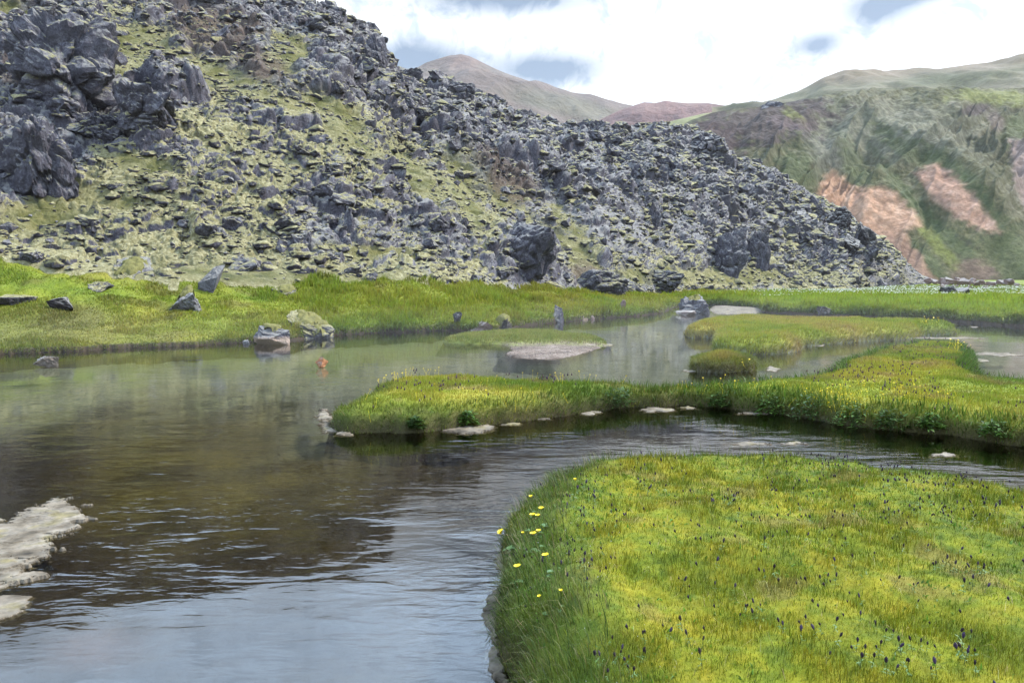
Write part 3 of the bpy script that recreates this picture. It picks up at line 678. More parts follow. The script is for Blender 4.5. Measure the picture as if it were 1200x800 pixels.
put_rock('boulder', 'tall narrow dark rock set in the grassy bank edge right of the gravel bar', 656, 378, 15, 24, bank_tab, M_rock_bare, 17, cuts=5)
put_rock('stone', 'pale orange stone at the foot of the grassy bank, left of a smaller pink one', 685, 376, 11, 8, bank_tab, mat_lava('tan_stone', False, -.9, tint=(.42, .30, .2)), 18, 'stone', cuts=4)
put_rock('stone', 'smaller pink stone at the foot of the grassy bank, right of the pale orange one', 696, 375, 7, 6, bank_tab, M_rock_pink, 19, 'stone', cuts=3)
put_rock('stone', 'pointed pink stone in the grass slope near the far bend of the stream', 731, 361, 8, 13, bank_tab, M_rock_pink, 20, 'stone', cuts=3)
put_rock('boulder', 'rounded grey boulder standing in the stream bend with a grassy skirt', 816, 367, 36, 29, None, M_rock_bare, 21, cap={'r': (.2, .3), 'th': .05}, z=.0, boxy=.2, sink=.5, n=24, rough=.1)
put_rock('boulder', 'flat reddish rock in the water at the foot of the stream bend boulder', 806, 369, 26, 6, None, M_rock_pink, 22, cuts=4)
put_rock('boulder', 'larger left one of two dark boulders on the far meadow', 1112, 344, 15, 11, bank_tab, M_rock_dark, 23, cuts=4, sink=.02)
put_rock('boulder', 'right one of two dark boulders on the far meadow, low and long', 1131, 344, 20, 10, bank_tab, M_rock_dark, 24, cuts=4, sink=.02)
put_rock('stone', 'small dark stone left beside the two dark meadow boulders', 1100, 344, 7, 4, bank_tab, M_rock_dark, 25, 'stone', cuts=2)
put_rock('mound', 'small brown earth mound on the front edge of the far meadow', 969, 368, 18, 11, bank_tab, mat_lava('earth_mound', False, -.2, (.02, .018, .015), (.06, .05, .045), (.10, .09, .08)), 26, 'mound', cuts=5, boxy=.2)
# pink rubble fallen from the far hill
rub = [(1088, 331, 10, 6), (1097, 331, 7, 5), (1108, 332, 12, 7), (1116, 333, 14, 8), (1124, 332, 10, 7), (1131, 334, 13, 8), (1140, 333, 12, 7), (1146, 335, 8, 5), (1152, 334, 11, 6), (1160, 336, 9, 6), (1168, 334, 9, 5), (1176, 334, 11, 6), (1184, 334, 12, 7), (1192, 336, 8, 5), (1104, 336, 6, 4), (1120, 337, 6, 4), (1136, 338, 6, 4), (1156, 338, 6, 4)]
for i, (a, b, w, h) in enumerate(rub):
    put_rock('fallen_rock', 'pinkish fallen rock in the rubble line at the foot of the green far hill', a, b, w * 1.1, h * 1.35, bank_tab, M_rock_pink, 40 + i, 'rock', 'fallen rocks below the far hill', cuts=2, sink=.05)
# lava outcrops
OUT = [
    ('massive dark overhanging lava crag at the top left corner', 62, 116, 135, 118, 60, dict(boxy=.55, n=26, rough=.13, depth=.7)),
    ('second big lava crag at the left edge, standing below the massive one', 36, 228, 88, 104, 61, dict(boxy=.5, n=24, rough=.12, depth=.7)),
    ('ledged brown lava outcrop right beside the massive top left crag', 165, 148, 82, 58, 62, dict(boxy=.6, n=22, rough=.12, depth=.7)),
    ('small mossy lava block between the two big left crags', 98, 158, 50, 32, 63, dict(boxy=.5, n=18, rough=.1)),
    ('pale grey lava cliff with mossy rim at the end of the green gully', 617, 325, 82, 74, 64, dict(boxy=.65, n=16, rough=.08, depth=.6, mat=M_rock_bare)),
    ('low grey lava ledge just right of the pale cliff, at the grass edge', 700, 346, 80, 34, 65, dict(boxy=.5, n=20, rough=.1, depth=.6)),
    ('wide low dark lava lump at the slope foot left of the stream bend boulder', 775, 341, 60, 28, 66, dict(boxy=.45, n=18, rough=.1, depth=.7)),
    ('tall narrow lava slab standing on the middle of the slope', 768, 262, 16, 30, 67, dict(boxy=.4, n=12, rough=.06, depth=.7)),
    ('broad grey lava buttress on the right part of the slope', 858, 322, 44, 60, 68, dict(boxy=.5, n=18, rough=.09, depth=.6, mat=M_rock_bare)),
    ('smaller lava buttress right beside the broad grey one', 892, 312, 28, 46, 69, dict(boxy=.45, n=16, rough=.1, depth=.7)),
    ('dark lava pinnacle, the larger one on the skyline before the orange scree', 1020, 290, 27, 34, 70, dict(boxy=.4, n=14, rough=.07, mat=M_rock_dark)),
    ('pointed dark lava block just left of the larger skyline pinnacle', 1003, 293, 28, 24, 71, dict(boxy=.35, n=12, rough=.07, mat=M_rock_dark)),
    ('jagged dark lava block on the skyline at the left edge of the orange scree', 986, 263, 28, 24, 72, dict(boxy=.45, n=16, rough=.1, mat=M_rock_dark)),
    ('knobbly lava tower on the skyline left of the far mountain', 441, 72, 26, 36, 73, dict(boxy=.5, n=18, rough=.1, mat=M_rock_bare)),
    ('dark round lava knob on the skyline in front of the far mountain', 540, 116, 34, 24, 74, dict(boxy=.4, n=18, rough=.1, mat=M_rock_bare)),
    ('lone lava knob on the skyline top, left of the knobbly tower', 388, 24, 26, 16, 75, dict(boxy=.4, n=16, rough=.1, mat=M_rock_bare)),
    ('jagged lava knoll on the right shoulder of the skyline', 828, 180, 42, 30, 76, dict(boxy=.45, n=20, rough=.12, mat=M_rock_bare)),
]
for lab, a, b, w, h, sd, kw in OUT:
    put_rock('lava_outcrop', lab, a, b, w, h, lava_tab, seed=sd, cat='outcrop', sink=.25, cuts=14, **{**dict(mat=M_rock), **kw})
put_rock('distant_crag', 'small dark crag on the far skyline between the red ridge and the green hill', 912, 122, 40, 13, front_tab, M_rock_bare, 80, 'crag', cuts=6, boxy=.3, depth=.5, n=30, rough=.14, sink=.7)

# ------------------------------------------------------------------ boulder field on the lava slope
protos = [rock_geo(900 + i, n=17 + i % 6, cuts=1, rough=.09, boxy=.15 + .07 * (i % 6)) for i in range(14)]
protoM = [mesh_np('lava_boulder', v, [f], smooth=False) for v, f in protos]
protoL = [rock_geo(950 + i, n=11, cuts=0, boxy=.4) for i in range(10)]
for me in protoM: me.materials.append(M_rock)
fine = [mesh_np('lava_boulder', *(lambda g: (g[0], [g[1]]))(rock_geo(980 + i, n=20, cuts=4, rough=.09, boxy=.15 + .06 * i)), smooth=False) for i in range(8)]
for me in fine: me.materials.append(M_rock)
# area-weighted choice of grid cells
gi = np.arange(NU * NV).reshape(NU, NV)
Xg, Yg, Zg = Xd, Yd, Zd
area = np.linalg.norm(np.cross(A, B), axis=-1)
vis = (Vv > 0.0) & (Vv < 1.03) & (PX > -60) & (PX < 1100)
clus = sst(-.15, .35, fbm(X / 4.5, Y / 4.5, Z / 4.5, seed=15, octv=3))
wgt = area * vis * (.10 + .5 * rocky + .6 * clus) * (1 - .8 * green) * (30 / Y) ** .6
wgt = (wgt / wgt.sum()).ravel()
NR = 21000
pick = rng.choice(NU * NV, NR, p=wgt)
size = .135 * (1 - rng.random(NR)) ** (-1 / 1.85); size = np.clip(size, .135, 1.5) * (.75 + .5 * rocky.ravel()[pick]) * np.clip(LDEP[pick] / 75, .75, 1.35)
size *= np.clip(hgt[pick // NV, 0] * 1.8, .45, 1)
pos = LV[pick] - LNv[pick] * (size * .26)[:, None]
app = size / LDEP[pick]; infr = (LPX[pick] > -5) & (LPX[pick] < 1200) & (LPY[pick] > 4)
order = np.argsort(-(app * infr))
ind, rest = order[:285], order[285:]
def region(px, py):
    if px < 200: return 'left end of the slope below the big crags' if py > 120 else 'upper left of the slope'
    if px < 480: return 'lower left slope above the bright bank grass' if py > 200 else 'upper left slope under the skyline'
    if px < 760: return 'lower middle slope around the green gully' if py > 230 else 'upper middle slope before the far mountain'
    return 'right slope above the far meadow' if py > 250 else 'upper right slope under the skyline'
for j in ind:
    o = bpy.data.objects.new('lava_boulder', random.choice(fine)); COL.objects.link(o)
    o.location = pos[j]; s = size[j]
    o.scale = (s * random.uniform(.85, 1.3), s * random.uniform(.8, 1.15), s * random.uniform(.55, .95)); o.rotation_euler = (random.uniform(-.35, .35), random.uniform(-.35, .35), random.uniform(0, 6.28))
    rg = region(LPX[pick[j]], LPY[pick[j]])
    tag(o, 'mossy grey lava boulder on the ' + rg, 'boulder', 'lava boulders on the ' + rg)
VV, FF = [], []; base = 0
for j in rest:
    v, f = protos[j % 14] if size[j] / LDEP[pick[j]] * F > 5 else protoL[j % 10]
    s = size[j]; a = rng.uniform(0, 6.28); ca, sa = math.cos(a), math.sin(a)
    w = v * np.array([s * rng.uniform(.85, 1.3), s, s * rng.uniform(.5, .95)])
    t = rng.uniform(-.4, .4); w = np.stack([w[:, 0] * math.cos(t) + w[:, 2] * math.sin(t), w[:, 1], -w[:, 0] * math.sin(t) + w[:, 2] * math.cos(t)], -1)
    w = np.stack([w[:, 0] * ca - w[:, 1] * sa, w[:, 0] * sa + w[:, 1] * ca, w[:, 2]], -1) + pos[j]
    VV.append(w); FF.append(f + base); base += len(w)
rub_o = link('lava_rubble', mesh_np('lava_rubble', np.concatenate(VV), [np.concatenate(FF)], smooth=False), M_rock)
tag(rub_o, 'grey mossy lava rubble covering the whole slope of the lava hill', 'rubble', kind='stuff')

# moss cushions between and over the stones
cw = area * vis * np.clip(1.15 - 1.0 * rocky, .05, 1) * (.3 + sst(-.3, .3, fbm(X / 3, Y / 3, Z / 3, seed=16, octv=3))) * (1 - .85 * green) * (30 / Y) ** .6 * (PX < 1060); cw = (cw / cw.sum()).ravel()
NC = 10000; pk = rng.choice(NU * NV, NC, p=cw)
csz = np.clip(.20 * (1 - rng.random(NC)) ** (-1 / 2.0), .2, 1.2) * np.clip(LDEP[pk] / 70, .75, 1.5) * np.clip(hgt[pk // NV, 0] * 1.8, .5, 1)
VV, FF = [], []; base = 0
cproto = [rock_geo(1000 + i, n=22, cuts=2, rough=.12, boxy=.15) for i in range(10)]
for j in range(NC):
    v, f = cproto[j % 10]; s_ = csz[j]; a = rng.uniform(0, 6.28); ca, sa = math.cos(a), math.sin(a)
    w = v * np.array([s_ * rng.uniform(.9, 1.5), s_ * rng.uniform(.8, 1.1), s_ * rng.uniform(.40, .75)])
    w = np.stack([w[:, 0] * ca - w[:, 1] * sa, w[:, 0] * sa + w[:, 1] * ca, w[:, 2]], -1) + LV[pk[j]] - np.array([0, 0, .36 * s_])
    VV.append(w); FF.append(f + base); base += len(w)
tag(link('moss_cushions', mesh_np('moss_cushions', np.concatenate(VV), [np.concatenate(FF)]), M_cush), 'pale olive moss cushions covering the stones of the lava slope', 'moss', kind='stuff')

# ------------------------------------------------------------------ grass
def blades(name, label, Pb, Lg, W, lean, colr, lean_amt, cat='grass', tipc=1.15):
    n = len(Pb); ang = rng.uniform(0, 2 * math.pi, n)
    sx, sy = np.cos(ang), np.sin(ang)
    rd = rng.uniform(0, 2 * math.pi, n); rl = rng.uniform(.05, .55, n)
    lx = lean[:, 0] * lean_amt + np.cos(rd) * rl; ly = lean[:, 1] * lean_amt + np.sin(rd) * rl
    up = np.sqrt(np.clip(1 - np.minimum(lx * lx + ly * ly, .95), .05, 1)) if n else 0
    side = np.stack([sx, sy, sx * 0], -1) * (W / 2)[:, None]
    mid = Pb + np.stack([lx * .35, ly * .35, np.full(n, .55)], -1) * Lg[:, None]
    tip = Pb + np.stack([lx, ly, up], -1) * Lg[:, None]
    V = np.empty((n, 5, 3), np.float32); V[:, 0] = Pb - side; V[:, 1] = Pb + side; V[:, 2] = mid + side * .75; V[:, 3] = mid - side * .75; V[:, 4] = tip
    C = np.repeat(colr[:, None, :], 5, 1).astype(np.float32); C[:, 4] *= tipc
    i = np.arange(n)[:, None] * 5
    me = mesh_np(name, V.reshape(-1, 3), [i + np.array([[0, 1, 2, 3]]), i + np.array([[3, 2, 4]])], C.reshape(-1, 3))
    o = link(name, me, M_blade)
    tag(o, label, cat, kind='stuff'); return o
def jitter(c, a=.3, b=.12):
    n = len(c); return c * rng.uniform(1 - a, 1 + a, (n, 1)) * rng.uniform(1 - b, 1 + b, (n, 3))
def on_land(l, n, smin, smax, ymin=None, ymax=None, pxmin=-160, pxmax=1700, pymax=900, wfn=None):
    x = rng.uniform(l.x0, l.x1, n * 4); y = rng.uniform(l.y0, l.y1, n * 4)
    sd = samp(l, x, y, l.sd); z = samp(l, x, y, l.z)
    px, py, _ = proj(x, np.maximum(y, .6), z)
    k = (sd > smin) & (sd < smax) & (px > pxmin) & (px < pxmax) & (py < pymax) & (z > -.02) & (y > .8)
    if wfn is not None: k &= rng.random(len(x)) < wfn(x, y)
    k = np.where(k)[0][:n]
    x, y, z, sd = x[k], y[k], z[k], sd[k]
    g = np.stack([-samp(l, x, y, l.g0), -samp(l, x, y, l.g1)], -1); g *= np.exp(-sd / .35)[:, None]
    return np.stack([x, y, z - .01], -1), sd, g

# near bank: short moss-and-grass nap, longer tufts, rank herbs along the left edge
Pn, sd, g = on_land(fg, 270000, -.04, 99, wfn=lambda x, y: np.clip(9. / (y * y) + .25, 0, 1))
tuft = sst(.45, .75, fbm(Pn[:, 0] / .3, Pn[:, 1] / .3, seed=301, octv=3) * .5 + .5)
dsc = np.clip(Pn[:, 1] / 5, .8, 2)
Lg = rng.uniform(.014, .036, len(Pn)) * (1 + tuft * 1.5) * (1 + 1.2 * np.exp(-sd / .25))
blades('turf_grass', 'short mossy yellow-green turf covering the near right bank', Pn, Lg, rng.uniform(.0025, .0045, len(Pn)) * dsc, g, jitter(col_near(Pn[:, 0], Pn[:, 1], sd), .5), .7)
Pn, sd, g = on_land(fg, 76000, -.05, 99, wfn=lambda x, y: .12 + sst(.5, .75, fbm(x / .35, y / .35, seed=302, octv=3) * .5 + .5))
blades('grass_tufts', 'longer thin grass blades growing in tufts through the near mossy turf', Pn, rng.uniform(.025, .068, len(Pn)), rng.uniform(.003, .0055, len(Pn)) * np.clip(Pn[:, 1] / 5, .8, 2), g, jitter(col_near(Pn[:, 0], Pn[:, 1]) * np.array([.8, .95, 1.0]), .6), .5)
Pn, sd, g = on_land(fg, 9000, 0, 99, wfn=lambda x, y: .15 + sst(.5, .7, fbm(x / .5, y / .5, seed=305, octv=3) * .5 + .5))
blades('dead_straw', 'pale dead straw lying in the near mossy turf', Pn, rng.uniform(.04, .10, len(Pn)), rng.uniform(.002, .0035, len(Pn)) * np.clip(Pn[:, 1] / 5, .8, 2), g + rng.normal(size=(len(Pn), 2)) * .8, jitter(np.full((len(Pn), 3), (.30, .25, .12)), .4), .9, 'dry grass')
Pn, sd, g = on_land(fg, 9000, .02, 99, wfn=lambda x, y: .1 + sst(.5, .66, fbm(x / .6, y / .6, seed=306, octv=3) * .5 + .5))
blades('broad_leaves', 'small broad green leaves spread through the near mossy turf', Pn, rng.uniform(.02, .05, len(Pn)), rng.uniform(.010, .018, len(Pn)), g + rng.normal(size=(len(Pn), 2)) * .5, jitter(np.full((len(Pn), 3), (.085, .17, .02)), .4), .9, 'leaves')
Pn, sd, g = on_land(fg, 30000, -.10, .5, wfn=lambda x, y: sst(2.6, .2, x) * .9 + .1)
cc = pal(rng.random(len(Pn)), (.026, .048, .012), (.045, .080, .014), (.085, .115, .03), (.15, .13, .06))
blades('bank_edge_grass', 'rank dark green grass hanging over the water along the near bank edge', Pn, rng.uniform(.07, .20, len(Pn)), rng.uniform(.003, .006, len(Pn)), g, jitter(cc, .35), 1.0)
Pn, sd, g = on_land(fg, 1500, -.10, .25, wfn=lambda x, y: sst(1.6, .1, x))
blades('dry_stalks', 'thin pale dry stalks leaning out over the water from the near bank edge', Pn, rng.uniform(.15, .30, len(Pn)), np.full(len(Pn), .0022), g, jitter(np.full((len(Pn), 3), (.26, .21, .13)), .3), 1.1, 'dry grass')

Pn, sd, g = on_land(fg, 1300, -.02, .9, wfn=lambda x, y: sst(1.3, .2, x) * sst(6.5, 4.5, y) * (.3 + sst(.45, .6, fbm(x / .35, y / .35, seed=343, octv=2) * .5 + .5)))
hv, hf = rock_geo(994, n=8, cuts=0); pvv = hv[None] * rng.uniform(.003, .0065, (len(Pn), 1, 1)) + Pn[:, None] + np.stack([rng.normal(size=len(Pn)) * .02, rng.normal(size=len(Pn)) * .02, rng.uniform(.06, .17, len(Pn))], -1)[:, None]
tag(link('seed_heads', mesh_np('seed_heads', pvv.reshape(-1, 3), [(hf[None] + np.arange(len(Pn))[:, None, None] * len(hv)).reshape(-1, 3)], np.full((len(Pn) * len(hv), 3), .42)), M_blade), 'tiny pale seed heads over the dark grass at the near bank edge', 'seed heads', kind='stuff')

# main island
def isle_cols(x, y, sd): return jitter(col_isle(x, y, sd), .35)
Pn, sd, g = on_land(isle, 205000, -.03, 99)
Lg = rng.uniform(.025, .085, len(Pn)) * (1 + .4 * np.exp(-sd / .3)) * (.7 + .6 * sst(.3, .7, fbm(Pn[:, 0] / .7, Pn[:, 1] / .7, seed=311, octv=3) * .5 + .5))
blades('island_grass', 'olive and yellow-green grass with rusty patches covering the main island', Pn, Lg, rng.uniform(.006, .010, len(Pn)) * np.clip(Pn[:, 1] / 11, .8, 2), g, isle_cols(Pn[:, 0], Pn[:, 1], sd), .8)
Pn, sd, g = on_land(isle, 60000, .015, .34, wfn=lambda x, y: .35 + .65 * sst(-1.5, 3.5, x))
cc = pal(rng.random(len(Pn)) * .7 + .3 * sst(-2, 3, Pn[:, 0]), (.11, .10, .035), (.075, .11, .016), (.045, .085, .012), (.060, .12, .014))
blades('island_edge_grass', 'lush green herbs and grass overhanging the steep edge of the main island', Pn, rng.uniform(.05, .15, len(Pn)) * (1 + .6 * sst(-1, 3.5, Pn[:, 0])), rng.uniform(.007, .014, len(Pn)), g, jitter(cc, .5), .8)
# north island, islet, gravel bar
Pn, sd, g = on_land(north, 65000, -.03, 99)
blades('north_island_grass', 'light green grass with brownish patches covering the far low island', Pn, rng.uniform(.04, .12, len(Pn)) * (1 + .6 * np.exp(-sd / .4)), rng.uniform(.012, .025, len(Pn)), g, jitter(col_north(Pn[:, 0], Pn[:, 1]) * .95, .35), .7)
Pn, sd, g = on_land(islet, 14000, -.06, 99)
blades('islet_grass', 'dense tussock grass covering the tiny round islet', Pn, rng.uniform(.04, .15, len(Pn)), rng.uniform(.006, .012, len(Pn)), g, jitter(col_isle(Pn[:, 0], Pn[:, 1], sd) * .9, .4), .9)
Pn, sd, g = on_land(bar, 26000, .12, 99, wfn=lambda x, y: 1 - sst(402, 406, proj(x, y, x * 0)[1]) * sst(575, 592, proj(x, y, x * 0)[0]))
blades('bar_grass', 'short green grass on the upper part of the gravel bar', Pn, rng.uniform(.05, .13, len(Pn)), rng.uniform(.010, .018, len(Pn)), g, jitter(col_gravel(Pn[:, 0], Pn[:, 1]) * .95, .3), .5)
# pebbles on the bar
pv, pf = rock_geo(990, n=8, cuts=0); Pn, sd, g = on_land(bar, 7000, -.15, 99, wfn=lambda x, y: sst(402, 407, proj(x, y, x * 0)[1]) * sst(570, 592, proj(x, y, x * 0)[0]) + .12)
s = rng.uniform(.015, .05, len(Pn))
pvv = (pv[None] * (s[:, None, None] * np.array([1.2, 1, .6])) + Pn[:, None] - np.array([0, 0, .01])); pc = pal(rng.random(len(Pn)), (.06, .045, .04), (.15, .11, .09), (.24, .19, .165))
tag(link('pebbles', mesh_np('pebbles', pvv.reshape(-1, 3), [(pf[None] + np.arange(len(Pn))[:, None, None] * len(pv)).reshape(-1, 3)], np.repeat(pc, len(pv), 0), smooth=False), M_turf),
    'pinkish grey pebbles and gravel on the lower side of the gravel bar', 'pebbles', kind='stuff')

# left bank and far meadow
def on_bank(n, pxa, pxb, omin, omax, pw=1.0):
    k = rng.uniform(kpx(pxa), kpx(pxb), n); o = omin + (omax - omin) * rng.random(n) ** pw
    u = np.clip((k - k2[0]) / (k2[-1] - k2[0]) * (NU2 - 1), 0, NU2 - 1.001); i = u.astype(int)
    v = np.interp(o, off, np.arange(NV2)); j = np.clip(v.astype(int), 0, NV2 - 2); fv = v - j; fu = u - i
    def s(a): return (a[i, j] * (1 - fu) + a[i + 1, j] * fu) * (1 - fv) + (a[i, j + 1] * (1 - fu) + a[i + 1, j + 1] * fu) * fv
    Pq = np.stack([s(X2), s(Y2), s(Z2) - .02], -1); ee = np.interp(k, k2, E_)
    m = (Pq[:, 2] > .0) & (Pq[:, 1] < ee + .6)
    return Pq[m], o[m]
def bank_blades(name, label, n, a, b, lo, hi, pw, L0, L1, wpx, edge_dark=.0):
    Pq, o = on_bank(n, a, b, lo, hi, pw); px, py, dp = proj(Pq[:, 0], Pq[:, 1], Pq[:, 2])
    c = bank_col(Pq[:, 0], Pq[:, 1], px, py)
    e = (np.exp(-np.clip(o, 0, 9) / .45) * edge_dark)[:, None]; c = c * (1 - e) + np.array((.060, .100, .014)) * e
    tl = (.55 + .9 * sst(.35, .7, fbm(Pq[:, 0] / 1.1, Pq[:, 1] / 1.1, seed=321, octv=3) * .5 + .5)) * (.42 + .58 * sst(240, 360, px + 60 * fbm(Pq[:, 0] / 2, Pq[:, 1] / 2, seed=322, octv=2)))
    g = np.stack([Pq[:, 0] * 0, -np.exp(-np.clip(o, 0, 9) / .4)], -1)
    return blades(name, label, Pq, rng.uniform(L0, L1, len(Pq)) * tl, rng.uniform(.6, 1.1, len(Pq)) * wpx * dp / 760, g, jitter(c, .35), .8)
bank_blades('bank_grass', 'bright green tall grass on the bank below the lava slope', 170000, -120, 830, -.05, 13, 1.25, .07, .30, 1.0, .55)
bank_blades('meadow_grass', 'lush green grass of the far flat meadow', 110000, 800, 1400, -.05, 60, 2.2, .18, .38, 1.0, .45)
# cotton grass
Pq, o = on_bank(30000, 820, 1400, 8, 120, 1.0); px, py, dp = proj(Pq[:, 0], Pq[:, 1], Pq[:, 2])
m = rng.random(len(Pq)) < sst(350, 346, py + fbm(Pq[:, 0] / 6, Pq[:, 1] / 6, seed=331, octv=3) * 4) * sst(336, 341, py) * sst(820, 1000, px) * (.35 + .65 * sst(.4, .6, fbm(Pq[:, 0] / 5, Pq[:, 1] / 3, seed=332, octv=3) * .5 + .5)); Pq = Pq[m]; dp = dp[m]
pv, pf = rock_geo(991, n=9, cuts=0); s = rng.uniform(.035, .085, len(Pq)) * dp / 80
pvv = pv[None] * (s[:, None, None] * np.array([1.5, 1.5, .8])) + Pq[:, None] + np.array([0, 0, .28])
tag(link('cotton_grass', mesh_np('cotton_grass', pvv.reshape(-1, 3), [(pf[None] + np.arange(len(Pq))[:, None, None] * len(pv)).reshape(-1, 3)], np.full((pvv.reshape(-1, 3).shape[0], 3), .85)), M_blade),
    'band of white cotton grass heads across the far meadow', 'cotton grass', kind='stuff')

# ------------------------------------------------------------------ flowers
def tube(pts, r0, r1, n=5):
    pts = np.array(pts, float); V, f = [], []
    for i, p in enumerate(pts):
        r = r0 + (r1 - r0) * i / (len(pts) - 1)
        for a in range(n): V.append(p + np.array([math.cos(a * 2 * math.pi / n) * r, math.sin(a * 2 * math.pi / n) * r, 0]))
    for i in range(len(pts) - 1):
        for a in range(n): f.append([i * n + a, i * n + (a + 1) % n, (i + 1) * n + (a + 1) % n, (i + 1) * n + a])
    return np.array(V), np.array(f)
def lathe_head(seed, h=.038, r=.0085):
    """spike of whorled purple bracts"""
    n, m = 9, 11; u = np.linspace(0, 1, m); V, f = [], []
    rr = np.random.default_rng(seed)
    for i, t in enumerate(u):
        R = r * (math.sin(math.pi * min(t * .93 + .05, 1)) ** .5) * (1 + .22 * math.cos(t * 26))
        for a in range(n):
            q = R * rr.uniform(.75, 1.25); V.append([math.cos(a * 6.283 / n + i * .35) * q, math.sin(a * 6.283 / n + i * .35) * q, t * h + rr.uniform(-.001, .001)])
    for i in range(m - 1):
        for a in range(n): f.append([i * n + a, i * n + (a + 1) % n, (i + 1) * n + (a + 1) % n, (i + 1) * n + a])
    return np.array(V), np.array(f)
M_stem = mat_plain('flower_stem', (.05, .075, .02), .7, .3, 60.); M_purple = mat_plain('purple_bract', (.020, .010, .022), .7, .6, 160., .5); M_purple2 = mat_plain('violet_bract', (.042, .024, .062), .7, .6, 160., .5); M_pbrown = mat_plain('faded_bract', (.024, .014, .014), .8, .5, 160., .5)
M_yellow = mat_plain('yellow_petal', (.80, .60, .012), .45, .15, 60.); M_ycent = mat_plain('yellow_stamens', (.62, .36, .01), .7, .4, 300.); M_leafg = mat_plain('flower_leaf', (.055, .11, .018), .5, .3, 60.)
def leaf(L_, W_, az, z, up=.5):
    t = np.linspace(0, 1, 5); w = W_ * np.sin(np.pi * np.clip(t * .9 + .1, 0, 1)) ** .8; w[-1] = .0003
    d = np.array([math.cos(az), math.sin(az)]); s = np.array([-d[1], d[0]])
    V = []
    for i in range(5):
        c = d * L_ * t[i]; zz = z + up * L_ * t[i] - .5 * L_ * t[i] ** 2
        V += [[*(c - s * w[i] / 2), zz], [c[0], c[1], zz - w[i] * .12], [*(c + s * w[i] / 2), zz]]
    f = [[i * 3 + j, i * 3 + j + 1, i * 3 + j + 4, i * 3 + j + 3] for i in range(4) for j in range(2)]
    return np.array(V), np.array(f)
def join(parts):
    V, F_, b = [], [], 0
    for v, f in parts: V.append(v); F_.append(f + b); b += len(v)
    return np.concatenate(V), np.concatenate(F_)
def purple_proto(i):
    rr = random.Random(i); h = .09
    bx, by = rr.uniform(-.012, .012), rr.uniform(-.012, .012)
    sv, sf = tube([(0, 0, -.02), (bx * .4, by * .4, h * .5), (bx, by, h)], .0018, .0014)
    hv, hf = lathe_head(i, rr.uniform(.030, .046), rr.uniform(.0075, .0100)); hv = hv + np.array([bx, by, h - .004])
    lv, lf = join([leaf(.032, .010, rr.uniform(0, 6.28), h * q) for q in (.25, .3, .55, .6)])
    ms = mesh_np('stem', sv, [sf]); mh = mesh_np('flower_head', hv, [hf]); ml = mesh_np('leaves', lv, [lf])
    ms.materials.append(M_stem); mh.materials.append((M_purple, M_purple2, M_pbrown, M_purple)[i % 4]); ml.materials.append(M_leafg)
    return ms, mh, ml
PP = [purple_proto(i) for i in range(8)]
def plant_thing(name, meshes, names, loc, sc, rz, label, cat, group, tilt=(0, 0)):
    r = bpy.data.objects.new(name, None); COL.objects.link(r); r.location = loc; r.scale = (sc,) * 3; r.rotation_euler = (tilt[0], tilt[1], rz); r.empty_display_size = .02
    for m_, n_ in zip(meshes, names):
        c = bpy.data.objects.new(n_, m_); COL.objects.link(c); c.parent = r
    tag(r, label, cat, group); return r
# cluster centres read off the photograph (px, py, spread x, spread y, count)
CL = [(1060, 760, 60, 26, 15, 'dark purple flower spike in the dense patch at the bottom right corner'), (1130, 765, 50, 22, 11, 'dark purple flower spike in the dense patch at the bottom right corner'),
      (1150, 665, 40, 18, 12, 'dark purple flower spike beside the dark green tuft at the right edge'), (735, 765, 22, 14, 14, 'violet purple flower spike in the clump low on the near bank by the bottom edge'),
      (680, 590, 32, 26, 34, 'dark purple flower spike in the patch behind the yellow flowers at the near bank tip'), (675, 655, 26, 22, 16, 'dark purple flower spike on the green part of the near bank below the yellow flowers'),
      (850, 582, 16, 8, 14, 'dark purple flower spike in the small far left group of the near turf'), (960, 540, 50, 10, 26, 'dark purple flower spike along the far rim of the near turf'),
      (1085, 558, 60, 12, 32, 'dark purple flower spike along the far rim of the near turf'), (1075, 592, 30, 8, 16, 'dark purple flower spike in the row behind the middle of the near turf'), (1160, 590, 40, 18, 12, 'dark purple flower spike in the row behind the middle of the near turf'),
      (760, 560, 30, 14, 16, 'dark purple flower spike along the far rim of the near turf'), (900, 600, 90, 25, 18, 'dark purple flower spike scattered singly over the open near turf'), (1000, 660, 110, 50, 26, 'dark purple flower spike scattered singly over the open near turf'),
      (850, 720, 90, 50, 18, 'dark purple flower spike scattered singly over the open near turf'), (980, 730, 60, 30, 14, 'dark purple flower spike scattered singly over the open near turf')]
nf_ = 0
rP = np.random.default_rng(77)
for cx, cy, sx_, sy_, n, lab in CL:
    for _ in range(n):
        px = cx + rP.normal() * sx_ * .7; py = min(cy + rP.normal() * sy_ * .7, 812)
        p = surf_hit(px, py + 12 * min(1., (py - 400) / 300), fg.tab)
        if samp(fg, np.array([p[0]]), np.array([p[1]]), fg.sd)[0] < .08: continue
        plant_thing('purple_flower', PP[nf_ % 8], ('stem', 'flower_head', 'leaves'), p, rP.uniform(.48, .85), rP.uniform(0, 6.28), lab, 'flower', lab.replace('dark purple flower spike', 'purple flowers').replace('violet purple flower spike', 'violet flowers'), (rP.normal() * .22, rP.normal() * .22)); nf_ += 1
